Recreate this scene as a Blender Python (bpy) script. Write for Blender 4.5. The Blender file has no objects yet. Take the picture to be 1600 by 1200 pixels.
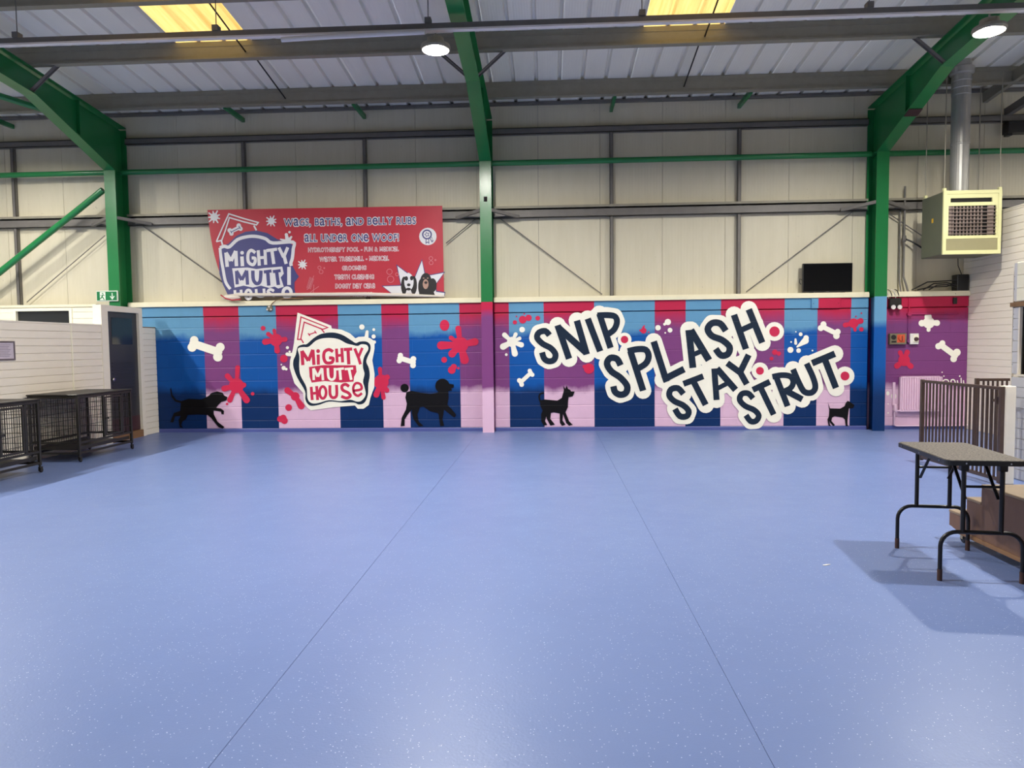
import bpy, bmesh, math, random
from mathutils import Vector, Matrix
from mathutils.geometry import tessellate_polygon
random.seed(7)
PI = math.pi
SC = bpy.context.scene
COL = SC.collection

# ------------------------------------------------------------------ camera
F_PX, YAW, PITCH, ROLL, EYE = 1109.0, .0533, .0553, -.0108, 1.45
def _axes():
    cy, sy, cp, sp = math.cos(YAW), math.sin(YAW), math.cos(PITCH), math.sin(PITCH)
    fwd = Vector((-sy*cp, cy*cp, -sp)); right = Vector((cy, sy, 0)); up = right.cross(fwd)
    return (right*math.cos(ROLL)+up*math.sin(ROLL), up*math.cos(ROLL)-right*math.sin(ROLL), fwd)
AR, AU, AF = _axes()
CAM = Vector((0, 0, EYE))
cd = bpy.data.cameras.new('camera'); cam = bpy.data.objects.new('camera', cd); COL.objects.link(cam)
cd.sensor_fit = 'HORIZONTAL'; cd.sensor_width = 36; cd.lens = 36*F_PX/1600
cd.clip_start = .05; cd.clip_end = 200
m = Matrix.Identity(4)
for i in range(3):
    m[i][0], m[i][1], m[i][2], m[i][3] = AR[i], AU[i], -AF[i], CAM[i]
cam.matrix_world = m
SC.camera = cam
# measuring helpers: where the line of sight through a photo pixel meets a real plane of the hall
def ray(px, py): return AR*((px-800)/F_PX)+AU*((600-py)/F_PX)+AF
def on_y(px, py, Y): d = ray(px, py); return CAM+d*(Y/d.y)
def on_x(px, py, X): d = ray(px, py); return CAM+d*(X/d.x)
def on_z(px, py, Z): d = ray(px, py); return CAM+d*((Z-EYE)/d.z)

# ------------------------------------------------------------------ world, exposure, lamps
w = bpy.data.worlds.new('sky'); SC.world = w; w.use_nodes = True
bg = w.node_tree.nodes['Background']; bg.inputs[0].default_value = (.85, .93, 1, 1); bg.inputs[1].default_value = 2.2
SC.view_settings.view_transform = 'Standard'; SC.view_settings.look = 'None'
SC.view_settings.gamma = 1; SC.view_settings.use_curve_mapping = False
SC.view_settings.exposure = 0.0
LAMP_STRENGTH = 2950.0
LAMP_COLOR = (1.0, .97, .88)
LAMPS = [(-1.28, 8.3), (4.87, 8.3), (-8.7, 8.3), (-1.4, 4.3), (4.6, 4.3), (-8.7, 4.3), (10.6, 8.3), (10.6, 4.3), (-8.7, 6.3), (-8.7, 10.4)]  # next to last lamp is added to sharpen the left partition's shadow
LAMP_Z = 4.86

# ------------------------------------------------------------------ materials
def lin(r, g, b):
    f = lambda v: (v/255/12.92) if v/255 <= .04045 else ((v/255+.055)/1.055)**2.4
    return (f(r), f(g), f(b), 1)
class N:
    """small node-tree builder"""
    def __init__(s, name):
        s.m = bpy.data.materials.new(name); s.m.use_nodes = True; s.t = s.m.node_tree
        s.b = s.t.nodes['Principled BSDF']; s.out = s.t.nodes['Material Output']
    def n(s, typ, **kw):
        x = s.t.nodes.new(typ)
        for k, v in kw.items():
            if k.startswith('i_'):
                k = k[2:]
                x.inputs[int(k) if k.isdigit() else k].default_value = v
            else: setattr(x, k, v)
        return x
    def l(s, a, b): s.t.links.new(a, b)
    def math(s, op, a, b=None, c=None, clamp=False):
        x = s.n('ShaderNodeMath', operation=op, use_clamp=clamp)
        for i, v in enumerate((a, b, c)):
            if v is None: continue
            if isinstance(v, (int, float)): x.inputs[i].default_value = v
            else: s.l(v, x.inputs[i])
        return x.outputs[0]
    def mix(s, f, a, b):
        x = s.n('ShaderNodeMix', data_type='RGBA')
        for k, v in ((0, f), (6, a), (7, b)):
            if isinstance(v, (int, float)): x.inputs[k].default_value = v
            elif isinstance(v, tuple): x.inputs[k].default_value = v
            else: s.l(v, x.inputs[k])
        return x.outputs[2]
    def pos(s):
        g = s.n('ShaderNodeNewGeometry'); x = s.n('ShaderNodeSeparateXYZ'); s.l(g.outputs['Position'], x.inputs[0])
        return g.outputs['Position'], x.outputs
    def noise(s, vec, scale, detail=3, rough=.5):
        x = s.n('ShaderNodeTexNoise'); x.inputs['Scale'].default_value = scale; x.inputs['Detail'].default_value = detail
        x.inputs['Roughness'].default_value = rough
        if vec is not None: s.l(vec, x.inputs['Vector'])
        return x.outputs[0]
    def scaled(s, vec, sc):
        x = s.n('ShaderNodeMapping'); x.inputs['Scale'].default_value = sc; s.l(vec, x.inputs['Vector']); return x.outputs[0]
    def bump(s, h, strength=.3, dist=.01):
        x = s.n('ShaderNodeBump'); x.inputs['Strength'].default_value = strength; x.inputs['Distance'].default_value = dist
        s.l(h, x.inputs['Height']); s.l(x.outputs[0], s.b.inputs['Normal'])
    def done(s, rough=.5, metal=0., spec=.5):
        s.b.inputs['Roughness'].default_value = rough; s.b.inputs['Metallic'].default_value = metal
        s.b.inputs['Specular IOR Level'].default_value = spec
        return s.m
def plain(name, rgb, rough=.5, metal=0., var=.12, scale=6., bump=0., spec=.5, stretch=None):
    """one colour with a little wear"""
    a = N(name); p, _ = a.pos(); v = p
    if stretch: v = a.scaled(p, stretch)
    nz = a.noise(v, scale, 4, .6)
    c = lin(*rgb); d = tuple(x*(1-var) for x in c[:3])+(1,); e = tuple(min(1, x*(1+var)) for x in c[:3])+(1,)
    a.l(a.mix(nz, d, e), a.b.inputs['Base Color'])
    if bump: a.bump(a.noise(v, scale*6, 3), bump, .004)
    return a.done(rough, metal, spec)

COURSE, COURSE0 = .2265, .205
def joint_bump(a, z):
    q = a.math('DIVIDE', a.math('SUBTRACT', z, COURSE0), COURSE)
    fr = a.math('ABSOLUTE', a.math('SUBTRACT', a.math('FRACT', a.math('ADD', q, .5)), .5))
    g = a.math('MULTIPLY', fr, 40, clamp=True)
    return g
def paint(name, rgb, rough=.42, var=.06):
    a = N(name); p, o = a.pos(); nz = a.noise(p, 5, 4)
    c = lin(*rgb); d = tuple(x*(1-var) for x in c[:3])+(1,); e = tuple(min(1, x*(1+var)) for x in c[:3])+(1,)
    a.l(a.mix(nz, d, e), a.b.inputs['Base Color'])
    h = a.math('ADD', joint_bump(a, o[2]), a.math('MULTIPLY', a.noise(p, 160, 2), .25))
    a.bump(h, .5, .004)
    return a.done(rough, 0, .2)
def zramp(a, z, nz, stops):
    """colour by height: list of (z, soft, colour) from the top down"""
    c = stops[0][2]
    zz = a.math('ADD', z, nz)
    for (zb, soft, col) in stops[1:]:
        f = a.math('MULTIPLY_ADD', a.math('SUBTRACT', zb, zz), 1/soft, .5, clamp=True)
        c = a.mix(f, c, col)
    return c
WALL_Y = 11.88
ZW = lambda py: on_y(700, py, WALL_Y).z
CRIM, PURP, PINK = lin(190, 36, 74), lin(126, 66, 124), lin(222, 184, 210)
LBLU, MBLU, DBLU = lin(98, 152, 190), lin(8, 84, 164), lin(4, 44, 96)
EDGES = [320.5, 375.5, 433.5, 530, 597.7, 640, 719, 796, 850.2, 928.6, 1023, 1071, 1126, 1224.8, 1276.3, 1328.5, 1361]
def mural():
    a = N('mural_paint'); p, o = a.pos()
    nz = a.math('MULTIPLY', a.math('SUBTRACT', a.noise(a.scaled(p, (1.6, 1, 1)), 2.2, 5, .6), .5), .22)
    blue = zramp(a, o[2], nz, [(0, 0, LBLU), (ZW(522), .12, MBLU), (ZW(607), .16, DBLU)])
    red = zramp(a, o[2], nz, [(0, 0, CRIM), (ZW(503), .26, PURP), (ZW(609), .14, PINK)])
    cnt = None
    for e in EDGES:
        g = a.math('GREATER_THAN', o[0], on_y(e, 575, WALL_Y).x)
        cnt = g if cnt is None else a.math('ADD', cnt, g)
    odd = a.math('MODULO', cnt, 2.0)
    c = a.mix(odd, blue, red)
    v = a.noise(p, 9, 4); c = a.mix(a.math('MULTIPLY', v, .10), c, (.02, .02, .05, 1))
    a.l(c, a.b.inputs['Base Color'])
    a.bump(a.noise(p, 140, 3), .35, .004)
    return a.done(.45, 0, .22)
def col_paint(name, stops, green=True):
    a = N(name); p, o = a.pos()
    nz = a.math('MULTIPLY', a.math('SUBTRACT', a.noise(p, 2.2, 4), .5), .15)
    c = zramp(a, o[2], nz, stops)
    g = lin(34, 120, 66)
    gn = a.mix(a.noise(p, 3, 4), tuple(x*.85 for x in g[:3])+(1,), g)
    c = a.mix(a.math('GREATER_THAN', o[2], 2.155), c, gn)
    a.l(c, a.b.inputs['Base Color']); a.bump(a.noise(p, 60, 2), .12, .003)
    return a.done(.24, 0, .4)

M = {}
M['mural'] = mural()
M['col_red'] = col_paint('column_paint_pink', [(0, 0, CRIM), (1.97, .14, PURP), (.72, .1, PINK)])
M['col_blue'] = col_paint('column_paint_blue', [(0, 0, LBLU), (1.72, .12, MBLU), (.8, .5, DBLU)])
M['green'] = plain('green_steel_paint', (34, 120, 66), .28, 0, .14, 2)
M['galv'] = plain('galvanised_steel', (146, 140, 124), .55, .15, .16, 8)
M['rail'] = plain('grey_steel', (112, 108, 104), .5, .15, .2, 8)
M['fascia'] = plain('cream_fascia_paint', (232, 224, 196), .5, 0, .07, 9, .1)
M['dim_wall'] = plain('dim_grey_wall', (196, 192, 184), .6, 0, .1, 2)
M['cove'] = plain('shaded_blue_vinyl', (74, 84, 148), .45, 0, .1, 5)  # floor vinyl colour, darkened to paint in shade along the wall foot
M['white_board'] = plain('white_painted_board', (238, 229, 213), .48, 0, .05, 5, .08, stretch=(1, 1, 4))
M['shaded_board'] = plain('shaded_white_board', (206, 205, 208), .48, 0, .05, 5, .08, stretch=(1, 1, 4))  # white boards of the kiosk, their shade put into the colour
M['cream_board'] = plain('cream_painted_board', (246, 240, 216), .48, 0, .05, 5, .08, stretch=(1, 1, 4))
M['dark_door'] = plain('charcoal_door_paint', (52, 52, 56), .4, 0, .12, 4)
M['dark_glass'] = plain('dark_glass', (40, 42, 44), .12, 0, .1, 2)
M['maroon'] = plain('maroon_reflection_and_parts', (66, 38, 44), .5, 0, .15, 4)
M['black'] = plain('black_plastic', (24, 24, 26), .4, 0, .15, 10)
M['screen'] = plain('black_screen', (8, 8, 9), .1, 0, .1, 3)
M['blackmetal'] = plain('black_tube', (24, 22, 23), .35, .2, .2, 12)
M['rust'] = plain('worn_tube_foot', (74, 48, 40), .6, .1, .4, 30)
M['chrome'] = plain('bright_metal', (190, 190, 190), .25, 1., .08, 6)
M['brownmetal'] = plain('brown_grey_tube', (92, 74, 66), .32, .5, .2, 14)
M['crate'] = plain('dark_hammered_metal', (50, 48, 44), .42, .4, .2, 16)
M['tray'] = plain('black_tray', (34, 32, 30), .5, 0, .1, 6)
M['ply'] = plain('plywood_stain', (112, 82, 64), .55, 0, .25, 3, .1, stretch=(1, 5, 1))
M['ply_top'] = plain('plywood_paler_top', (142, 122, 100), .6, 0, .2, 5, .1)  # treads, paler and greyer than the side panels
M['wood'] = plain('brown_wood', (132, 98, 66), .55, 0, .25, 4, .1, stretch=(1, 1, 6))
M['heater'] = plain('heater_grey_green', (106, 108, 90), .5, .1, .12, 4)
M['heater_cream'] = plain('heater_cream_yellow', (222, 220, 166), .45, 0, .08, 6)
M['heater_panel'] = plain('heater_beige_panel', (150, 144, 110), .5, 0, .08, 6)
M['dark'] = plain('dark_inside', (12, 11, 11), .8, 0, .1, 5)
M['tubeend'] = plain('heater_tube', (150, 135, 130), .5, .5, .2, 9)
M['flue'] = plain('galvanised_flue', (168, 166, 162), .42, .45, .12, 7)
M['sign_green'] = plain('sign_green', (0, 112, 60), .4, 0, .03, 3)
M['sign_white'] = plain('sign_white', (222, 228, 216), .4, 0, .02, 3)
M['gas'] = plain('yellow_gas_pipe', (170, 118, 36), .5, .1, .2, 9)
M['yellow'] = plain('yellow_plastic', (226, 176, 50), .5, 0, .08, 9)
M['orange'] = plain('orange_knob', (206, 84, 50), .5, 0, .1, 9)
M['boxgrey'] = plain('grey_control_box', (120, 112, 92), .5, 0, .1, 9)
M['white_plastic'] = plain('white_plastic', (226, 220, 216), .4, 0, .05, 9)
M['radiator'] = plain('pink_painted_radiator', (226, 192, 214), .38, 0, .04, 9)
M['paper'] = plain('printed_paper', (196, 184, 196), .6, 0, .08, 20)
M['ink'] = plain('grey_ink', (112, 100, 116), .6, 0, .1, 20)
M['pewter'] = plain('grey_frame', (112, 104, 108), .35, .4, .1, 20)
M['b_red'] = plain('banner_red_print', (186, 44, 62), .5, 0, .08, 2)
M['b_navy'] = plain('banner_navy_print', (62, 62, 122), .5, 0, .05, 3)
M['b_white'] = plain('banner_white_print', (222, 220, 224), .5, 0, .03, 3)
M['b_pale'] = plain('banner_pale_print', (206, 120, 130), .5, 0, .05, 3)
M['b_black'] = plain('banner_black_print', (34, 30, 32), .5, 0, .3, 30)
M['b_tan'] = plain('banner_tan_print', (176, 140, 124), .5, 0, .3, 40)
M['b_back'] = plain('banner_back_vinyl', (222, 212, 200), .5, 0, .06, 4)
M['p_white'] = paint('mural_white', (244, 240, 226))
M['p_navy'] = paint('mural_navy', (27, 41, 60))
M['p_crim'] = paint('mural_crimson', (200, 46, 82))
M['p_splat'] = paint('mural_splat_red', (206, 44, 80))
M['p_black'] = paint('mural_black', (14, 12, 15))
M['p_pale'] = paint('mural_pale_pink', (240, 222, 228))

def floor_mat():
    a = N('blue_safety_vinyl'); p, o = a.pos()
    big = a.noise(p, .55, 4, .55); mid = a.noise(p, 3.2, 4, .6)
    c = a.mix(big, lin(102, 122, 172), lin(117, 137, 186))
    c = a.mix(a.math('MULTIPLY', mid, .22), c, lin(122, 134, 180))
    fine = a.noise(p, 260, 2, .7); c = a.mix(a.math('MULTIPLY', fine, .28), c, lin(76, 94, 148))
    v = a.n('ShaderNodeTexVoronoi'); v.inputs['Scale'].default_value = 62; a.l(p, v.inputs['Vector'])
    sep = a.n('ShaderNodeSeparateColor'); a.l(v.outputs['Color'], sep.inputs[0])
    sp = a.math('MULTIPLY', a.math('LESS_THAN', v.outputs['Distance'], .13), a.math('GREATER_THAN', sep.outputs[0], .5))
    c = a.mix(a.math('MULTIPLY', sp, .8), c, lin(226, 230, 248))
    a.l(c, a.b.inputs['Base Color'])
    r = a.math('MULTIPLY_ADD', mid, .16, .30); a.l(r, a.b.inputs['Roughness'])
    h = a.math('ADD', a.math('MULTIPLY', a.noise(p, 90, 3), .5), a.math('MULTIPLY', a.noise(p, 9, 3), .9))
    a.bump(h, .22, .006)
    a.b.inputs['Specular IOR Level'].default_value = .42
    return a.m
M['floor'] = floor_mat()
def clad_mat():
    a = N('cream_wall_cladding'); p, o = a.pos()
    nz = a.noise(a.scaled(p, (3, 1, .5)), 2.5, 5, .65)
    c = a.mix(nz, lin(197, 189, 164), lin(214, 206, 184))
    sp = a.noise(p, 14, 3, .7); c = a.mix(a.math('MULTIPLY', a.math('GREATER_THAN', sp, .71), .35), c, lin(120, 108, 92))
    a.l(c, a.b.inputs['Base Color'])
    wv = a.math('SINE', a.math('MULTIPLY', o[0], 2*PI/.05))
    a.bump(wv, .10, .004)
    return a.done(.5)
M['clad'] = clad_mat()
def roof_mat():
    a = N('white_roof_liner'); p, o = a.pos()
    nz = a.noise(a.scaled(p, (2.5, .5, 1)), 2, 4, .6)
    c = a.mix(nz, lin(232, 227, 214), lin(243, 238, 226))
    a.l(c, a.b.inputs['Base Color'])
    wv = a.math('SINE', a.math('MULTIPLY', o[0], 2*PI/.0357))
    a.bump(wv, .12, .004)
    return a.done(.4)
M['roof'] = roof_mat()
def rooflight_mat():
    a = N('yellowed_rooflight_sheet'); p, o = a.pos()
    st = a.noise(a.scaled(p, (14, .7, 1)), 1.6, 5, .7)
    c = a.mix(st, lin(226, 160, 60), lin(255, 228, 150))
    t = a.n('ShaderNodeBsdfTranslucent'); a.l(c, t.inputs[0])
    a.b.inputs['Base Color'].default_value = lin(230, 190, 110); a.b.inputs['Roughness'].default_value = .5
    mx = a.n('ShaderNodeMixShader'); mx.inputs[0].default_value = .12
    a.l(t.outputs[0], mx.inputs[1]); a.l(a.b.outputs[0], mx.inputs[2]); a.l(mx.outputs[0], a.out.inputs[0])
    return a.m
M['rooflight'] = rooflight_mat()
def emit(name, rgb, s):
    a = N(name); e = a.n('ShaderNodeEmission'); e.inputs[0].default_value = rgb+(1,); e.inputs[1].default_value = s
    a.l(e.outputs[0], a.out.inputs[0]); return a.m
M['lens'] = emit('lamp_lens', LAMP_COLOR, LAMP_STRENGTH)
def rubber_top():
    a = N('speckled_rubber_top'); p, o = a.pos()
    n1 = a.noise(p, 85, 3, .9)
    f = a.math('MULTIPLY_ADD', n1, 5.5, -2.3, clamp=True)
    a.l(a.mix(f, lin(32, 29, 28), lin(126, 116, 107)), a.b.inputs['Base Color']); a.bump(n1, .5, .004)
    return a.done(.7)
M['rubber'] = rubber_top()

# ------------------------------------------------------------------ mesh building
class MB:
    def __init__(s): s.v = []; s.f = []; s.smooth = []
    def add(s, vs, fs, smooth=False):
        o = len(s.v); s.v += [tuple(x) for x in vs]; s.f += [tuple(i+o for i in f) for f in fs]; s.smooth += [smooth]*len(fs); return s
    def box(s, x0, x1, y0, y1, z0, z1, mat=None):
        vs = [Vector((x, y, z)) for z in (z0, z1) for y in (y0, y1) for x in (x0, x1)]
        if mat is not None: vs = [mat @ q for q in vs]
        return s.add(vs, [(0, 2, 3, 1), (4, 5, 7, 6), (0, 1, 5, 4), (2, 6, 7, 3), (0, 4, 6, 2), (1, 3, 7, 5)])
    def bbox(s, x0, x1, y0, y1, z0, z1, b=.004):
        """box with its edges taken off"""
        t = bmesh.new(); bmesh.ops.create_cube(t, size=1)
        for q in t.verts: q.co = Vector(((x0+x1)/2+q.co.x*(x1-x0), (y0+y1)/2+q.co.y*(y1-y0), (z0+z1)/2+q.co.z*(z1-z0)))
        bmesh.ops.bevel(t, geom=list(t.edges), offset=b, segments=1, affect='EDGES')
        t.verts.index_update(); s.add([q.co for q in t.verts], [[q.index for q in f.verts] for f in t.faces]); t.free(); return s
    def prism(s, pts, axis, a0, a1):
        """outline extruded along an axis; outline given in the two other axes, in x-y-z order"""
        def P(q, a):
            l = list(q); l.insert('xyz'.index(axis), a); return l
        n = len(pts)
        vs = [P(q, a0) for q in pts]+[P(q, a1) for q in pts]
        tr = tessellate_polygon([[Vector((q[0], q[1], 0)) for q in pts]])
        fs = [tuple(t) for t in tr]+[tuple(i+n for i in reversed(t)) for t in tr]
        fs += [(i, (i+1) % n, n+(i+1) % n, n+i) for i in range(n)]
        return s.add(vs, fs)
    def tube(s, path, r, n=10, caps=True, radii=None):
        path = [Vector(p) for p in path]; rings = []
        t0 = (path[1]-path[0]).normalized(); ref = Vector((0, 0, 1)) if abs(t0.z) < .9 else Vector((1, 0, 0))
        nn = (ref-t0*ref.dot(t0)).normalized()
        for i, p in enumerate(path):
            t = ((path[min(i+1, len(path)-1)]-path[max(i-1, 0)])).normalized()
            nn = (nn-t*nn.dot(t)).normalized(); bb = t.cross(nn); rr = radii[i] if radii else r
            rings.append([p+(nn*math.cos(2*PI*k/n)+bb*math.sin(2*PI*k/n))*rr for k in range(n)])
        vs = [q for g in rings for q in g]; fs = []
        for i in range(len(path)-1):
            for k in range(n):
                fs.append((i*n+k, i*n+(k+1) % n, (i+1)*n+(k+1) % n, (i+1)*n+k))
        s.add(vs, fs, True)
        if caps:
            s.add(rings[0], [tuple(reversed(range(n)))]); s.add(rings[-1], [tuple(range(n))])
        return s
    def lathe(s, prof, c, n=20, axis='z'):
        vs = []; fs = []
        for (r, h) in prof:
            for k in range(n):
                a = 2*PI*k/n; u, v = r*math.cos(a), r*math.sin(a)
                vs.append({'z': (c[0]+u, c[1]+v, c[2]+h), 'y': (c[0]+u, c[1]+h, c[2]+v), 'x': (c[0]+h, c[1]+u, c[2]+v)}[axis])
        for i in range(len(prof)-1):
            for k in range(n): fs.append((i*n+k, i*n+(k+1) % n, (i+1)*n+(k+1) % n, (i+1)*n+k))
        fs += [tuple(range(n)), tuple((len(prof)-1)*n+k for k in range(n))]
        return s.add(vs, fs, False)
    def bar(s, p, q, wd, ht, up=(0, 0, 1)):
        """rectangular bar from p to q"""
        p, q = Vector(p), Vector(q); t = (q-p).normalized(); up = Vector(up)
        if abs(t.dot(up)) > .98: up = Vector((0, 1, 0))
        a = t.cross(up).normalized(); b = a.cross(t)
        vs = [e+a*(i*wd/2)+b*(j*ht/2) for e in (p, q) for (i, j) in ((-1, -1), (1, -1), (1, 1), (-1, 1))]
        return s.add(vs, [(0, 1, 2, 3), (7, 6, 5, 4), (0, 4, 5, 1), (1, 5, 6, 2), (2, 6, 7, 3), (3, 7, 4, 0)])
    def mesh(s, name, mat):
        me = bpy.data.meshes.new(name); me.from_pydata(s.v, [], s.f)
        bm = bmesh.new(); bm.from_mesh(me); bmesh.ops.recalc_face_normals(bm, faces=bm.faces); bm.to_mesh(me); bm.free()
        me.polygons.foreach_set('use_smooth', s.smooth); me.materials.append(mat); return me
    def build(s, name, mat, parent=None, loc=None):
        return put(name, s.mesh(name, mat), parent, loc)
def put(name, me, parent=None, loc=None):
    o = bpy.data.objects.new(name, me); COL.objects.link(o)
    if parent is not None: o.parent = parent
    if loc is not None: o.location = loc
    return o
def tag(o, label=None, cat=None, group=None, kind=None):
    for k, v in (('label', label), ('category', cat), ('group', group), ('kind', kind)):
        if v: o[k] = v
    return o
def empty(name, loc=(0, 0, 0), rz=0, **kw):
    o = bpy.data.objects.new(name, None); COL.objects.link(o); o.location = loc; o.rotation_euler = (0, 0, rz); o.empty_display_size = .1
    return tag(o, **kw)
def shift(mb, d):
    mb.v = [(x-d[0], y-d[1], z-d[2]) for (x, y, z) in mb.v]; return mb
def copy_tree(o, parent=None):
    c = o.copy(); COL.objects.link(c)
    if parent is not None: c.parent = parent
    for ch in [x for x in o.children]: copy_tree(ch, c)
    return c

# ------------------------------------------------------------------ floor
XL, XS = -6.75, 6.76          # white partition on the left, tall boarded wall on the right
X0, X1, Y0, Y1 = -14., 12., -3., 12.06
fl = tag(MB().box(X0, X1, Y0, 12.3, -.2, -.004).build('floor', M['cove']), 'blue speckled vinyl safety floor of the hall', 'floor', kind='structure')
S1, S2 = -1.19, .755
for a, b in ((X0, S1), (S1, S2), (S2, X1)):
    MB().box(a+.0012, b-.0012, Y0, 11.87, -.004, 0).build('floor_sheet', M['floor'], fl)

# ------------------------------------------------------------------ portal frames
SL = .09
def roof_z(y): return 5.54+(11.31-y)*SL
COLX = [-7.315, -1.02, 5.275]
CF, CB, FW = 11.657, 12.02, .19   # column front, back, flange width
def portal(x, mat, label):
    t = empty('portal_frame', (x, CF, 0), label=label, cat='steel frame', kind='structure')
    d = (x, CF, 0); g = M['green']; h = FW/2
    def b(mb, n, mt): return shift(mb, d).build(n, mt, t)
    b(MB().box(x-h, x+h, CF, CF+.014, 0, 4.44), 'front_flange', mat)
    b(MB().box(x-h, x+h, CB-.014, CB, 0, 5.18), 'back_flange', mat)
    b(MB().box(x-.005, x+.005, CF+.014, CB-.014, 0, 4.44), 'web', mat)
    yh = 9.88
    bot = lambda y: roof_z(y)-.255-.36
    b(MB().prism([(CB-.014, 4.44), (CF+.005, 4.44), (yh, bot(yh)+.012), (Y0, bot(Y0)+.012), (Y0, roof_z(Y0)-.269), (CB-.014, roof_z(CB)-.30)], 'x', x-.005, x+.005), 'rafter_web', g)
    b(MB().prism([(CF, 4.43), (CF, 4.455), (yh, bot(yh)+.016), (yh, bot(yh))], 'x', x-h, x+h), 'haunch_flange', g)
    b(MB().prism([(yh, bot(yh)), (yh, bot(yh)+.014), (Y0, bot(Y0)+.014), (Y0, bot(Y0))], 'x', x-h, x+h), 'rafter_bottom_flange', g)
    b(MB().prism([(CB, roof_z(CB)-.269), (CB, roof_z(CB)-.255), (Y0, roof_z(Y0)-.255), (Y0, roof_z(Y0)-.269)], 'x', x-h, x+h), 'rafter_top_flange', g)
    b(MB().box(x-h, x+h, CF+.014, CB-.014, 4.43, 4.45), 'stiffener', g)
    b(MB().box(x-.06, x+.06, 10.86, 10.875, bot(10.9)-.22, roof_z(10.9)-.27), 'stiffener', g)
    for yp in (9.84, 7.0, 4.0):
        for sx in (-1, 1):
            zb = bot(yp)+.02 if yp < 9.88 else 5.06
            m_ = MB().bar((x+sx*.05, yp, zb+.02), (x+sx*.62, yp+.02, roof_z(yp)-.07), .006, .06, (0, 1, 0)).bar((x+sx*.05, yp+.03, zb+.02), (x+sx*.62, yp+.05, roof_z(yp)-.07), .05, .006, (0, 1, 0))
            b(m_, 'fly_brace', M['rail'])
    zr = 3.55
    for sx in (-1, 1):
        b(MB().bar((x+sx*.08, CF+.03, zr+.10), (x+sx*.52, 11.96, zr+.03), .05, .05), 'rail_brace', M['rail'])
    return t
pf = portal(COLX[0], M['green'], 'green portal frame rising behind the white partition and door')
pf2 = portal(COLX[1], M['col_red'], 'green portal frame with pink and purple painted foot, middle of hall')
MB().box(-.028, .028, -.004, 0, 3.78, 3.86).build('slot_plate', M['dark'], pf2)
pf3 = portal(COLX[2], M['col_blue'], 'green portal frame with blue painted foot beside the heater')
MB().bar((0, -.83, 4.71), (0, -.98, 4.765), .19, .012).build('rust_patch', M['maroon'], pf3)

# ------------------------------------------------------------------ mural wall
wb = empty('wall_back', (0, WALL_Y, 0), label='painted blockwork wall with striped mural, cream metal cladding above', cat='wall', kind='structure')
def W(mb, n, mt, p=wb): return shift(mb, (0, WALL_Y, 0)).build(n, mt, p)
h = FW/2
BAYS = [(-7.2, COLX[1]-h-.004), (COLX[1]+h+.004, COLX[2]-h-.004), (COLX[2]+h+.004, XS-.005)]
zs = [.063, COURSE0]
while zs[-1]+COURSE < 1.975: zs.append(zs[-1]+COURSE)
zs[-1:] = [zs[-1], 1.976]
cache = {}
for (a, b) in BAYS:
    W(MB().box(a, b, WALL_Y+.004, WALL_Y+.12, 0, 1.972).box(a, b, WALL_Y+.045, WALL_Y+.12, 1.972, 2.15), 'mortar_bed', M['mural'])
    W(MB().box(a, b, WALL_Y-.0065, WALL_Y+.1, 1.992, 2.155), 'capping_course', M['mural'])
    W(MB().prism([(WALL_Y, 0), (WALL_Y-.012, 0), (WALL_Y-.009, .05), (WALL_Y-.001, .063), (WALL_Y, .063)], 'x', a, b), 'floor_cove', M['cove'])
    for r in range(len(zs)-1):
        x = a-(.225 if r % 2 else 0)
        while x < b-.03:
            x0, x1 = max(x, a), min(x+.4435, b)
            if x1-x0 > .03:
                k = (round(x1-x0, 3), round(zs[r+1]-zs[r], 3))
                if k not in cache:
                    hw, hh = k[0]/2, (k[1]-.007)/2
                    pr = MB()
                    e, et = .003, .010
                    pr.add([(-hw, 0, -hh), (hw, 0, -hh), (hw, 0, hh), (-hw, 0, hh), (-hw, -.004, -hh+e), (hw, -.004, -hh+e), (hw, -.004, hh-et), (-hw, -.004, hh-et)],
                           [(4, 5, 6, 7), (0, 1, 5, 4), (1, 2, 6, 5), (2, 3, 7, 6), (3, 0, 4, 7), (3, 2, 1, 0)])
                    cache[k] = pr.mesh('block', M['mural'])
                put('block', cache[k], wb, ((x0+x1)/2, .0035, (zs[r]+zs[r+1])/2))
            x += .445
    W(MB().box(a, b, 11.835, 12.05, 2.158, 2.222), 'ledge_board', M['fascia'])
    W(MB().box(a, b, 11.85, 12.05, 2.2225, 2.240), 'ledge_top', M['fascia'])
W(MB().box(-7.2, XS, 12.0, 12.1, 0, 2.15), 'block_backing', M['mural'])
# cladding panels
px0 = on_y(841, 300, 12.06).x
for k in range(-13, 9):
    a = px0+1.03*k
    W(MB().box(max(a+.0025, X0), min(a+1.0275, X1), 12.06, 12.09, 2.16, roof_z(12.06)-.003), 'cladding_panel', M['clad'])
W(MB().box(X0, X1, 12.1, 12.25, 0, 5.6), 'outer_wall', M['rail'])
# rails and posts
def crail(mb, z0, z1, x0, x1, y=12.055, d=.09):
    mb.box(x0, x1, y-d, y-d+.006, z0, z1); mb.box(x0, x1, y-d, y, z1-.012, z1); mb.box(x0, x1, y-d, y, z0, z0+.012); return mb
ends = [X0]+[q for c in COLX for q in (c-h-.003, c+h+.003)]+[X1]
for i in range(0, 8, 2):
    W(crail(MB(), 4.93, 5.035, ends[i], ends[i+1]), 'cladding_rail', M['rail'])
    W(crail(MB(), 3.56, 3.70, ends[i], ends[i+1]), 'cladding_rail', M['rail'])
    W(MB().box(ends[i], ends[i+1], 11.94, 12.055, 3.715, 3.752), 'lit_rail_lip', M['galv'])  # paler steel paints in the light on the top flange
    e0, e1 = ends[i], ends[i+1]
    W(MB().tube([(e0, 11.86, 4.44), (e1, 11.86, 4.44)], .046, 12), 'tie_tube', M['green'])
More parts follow.
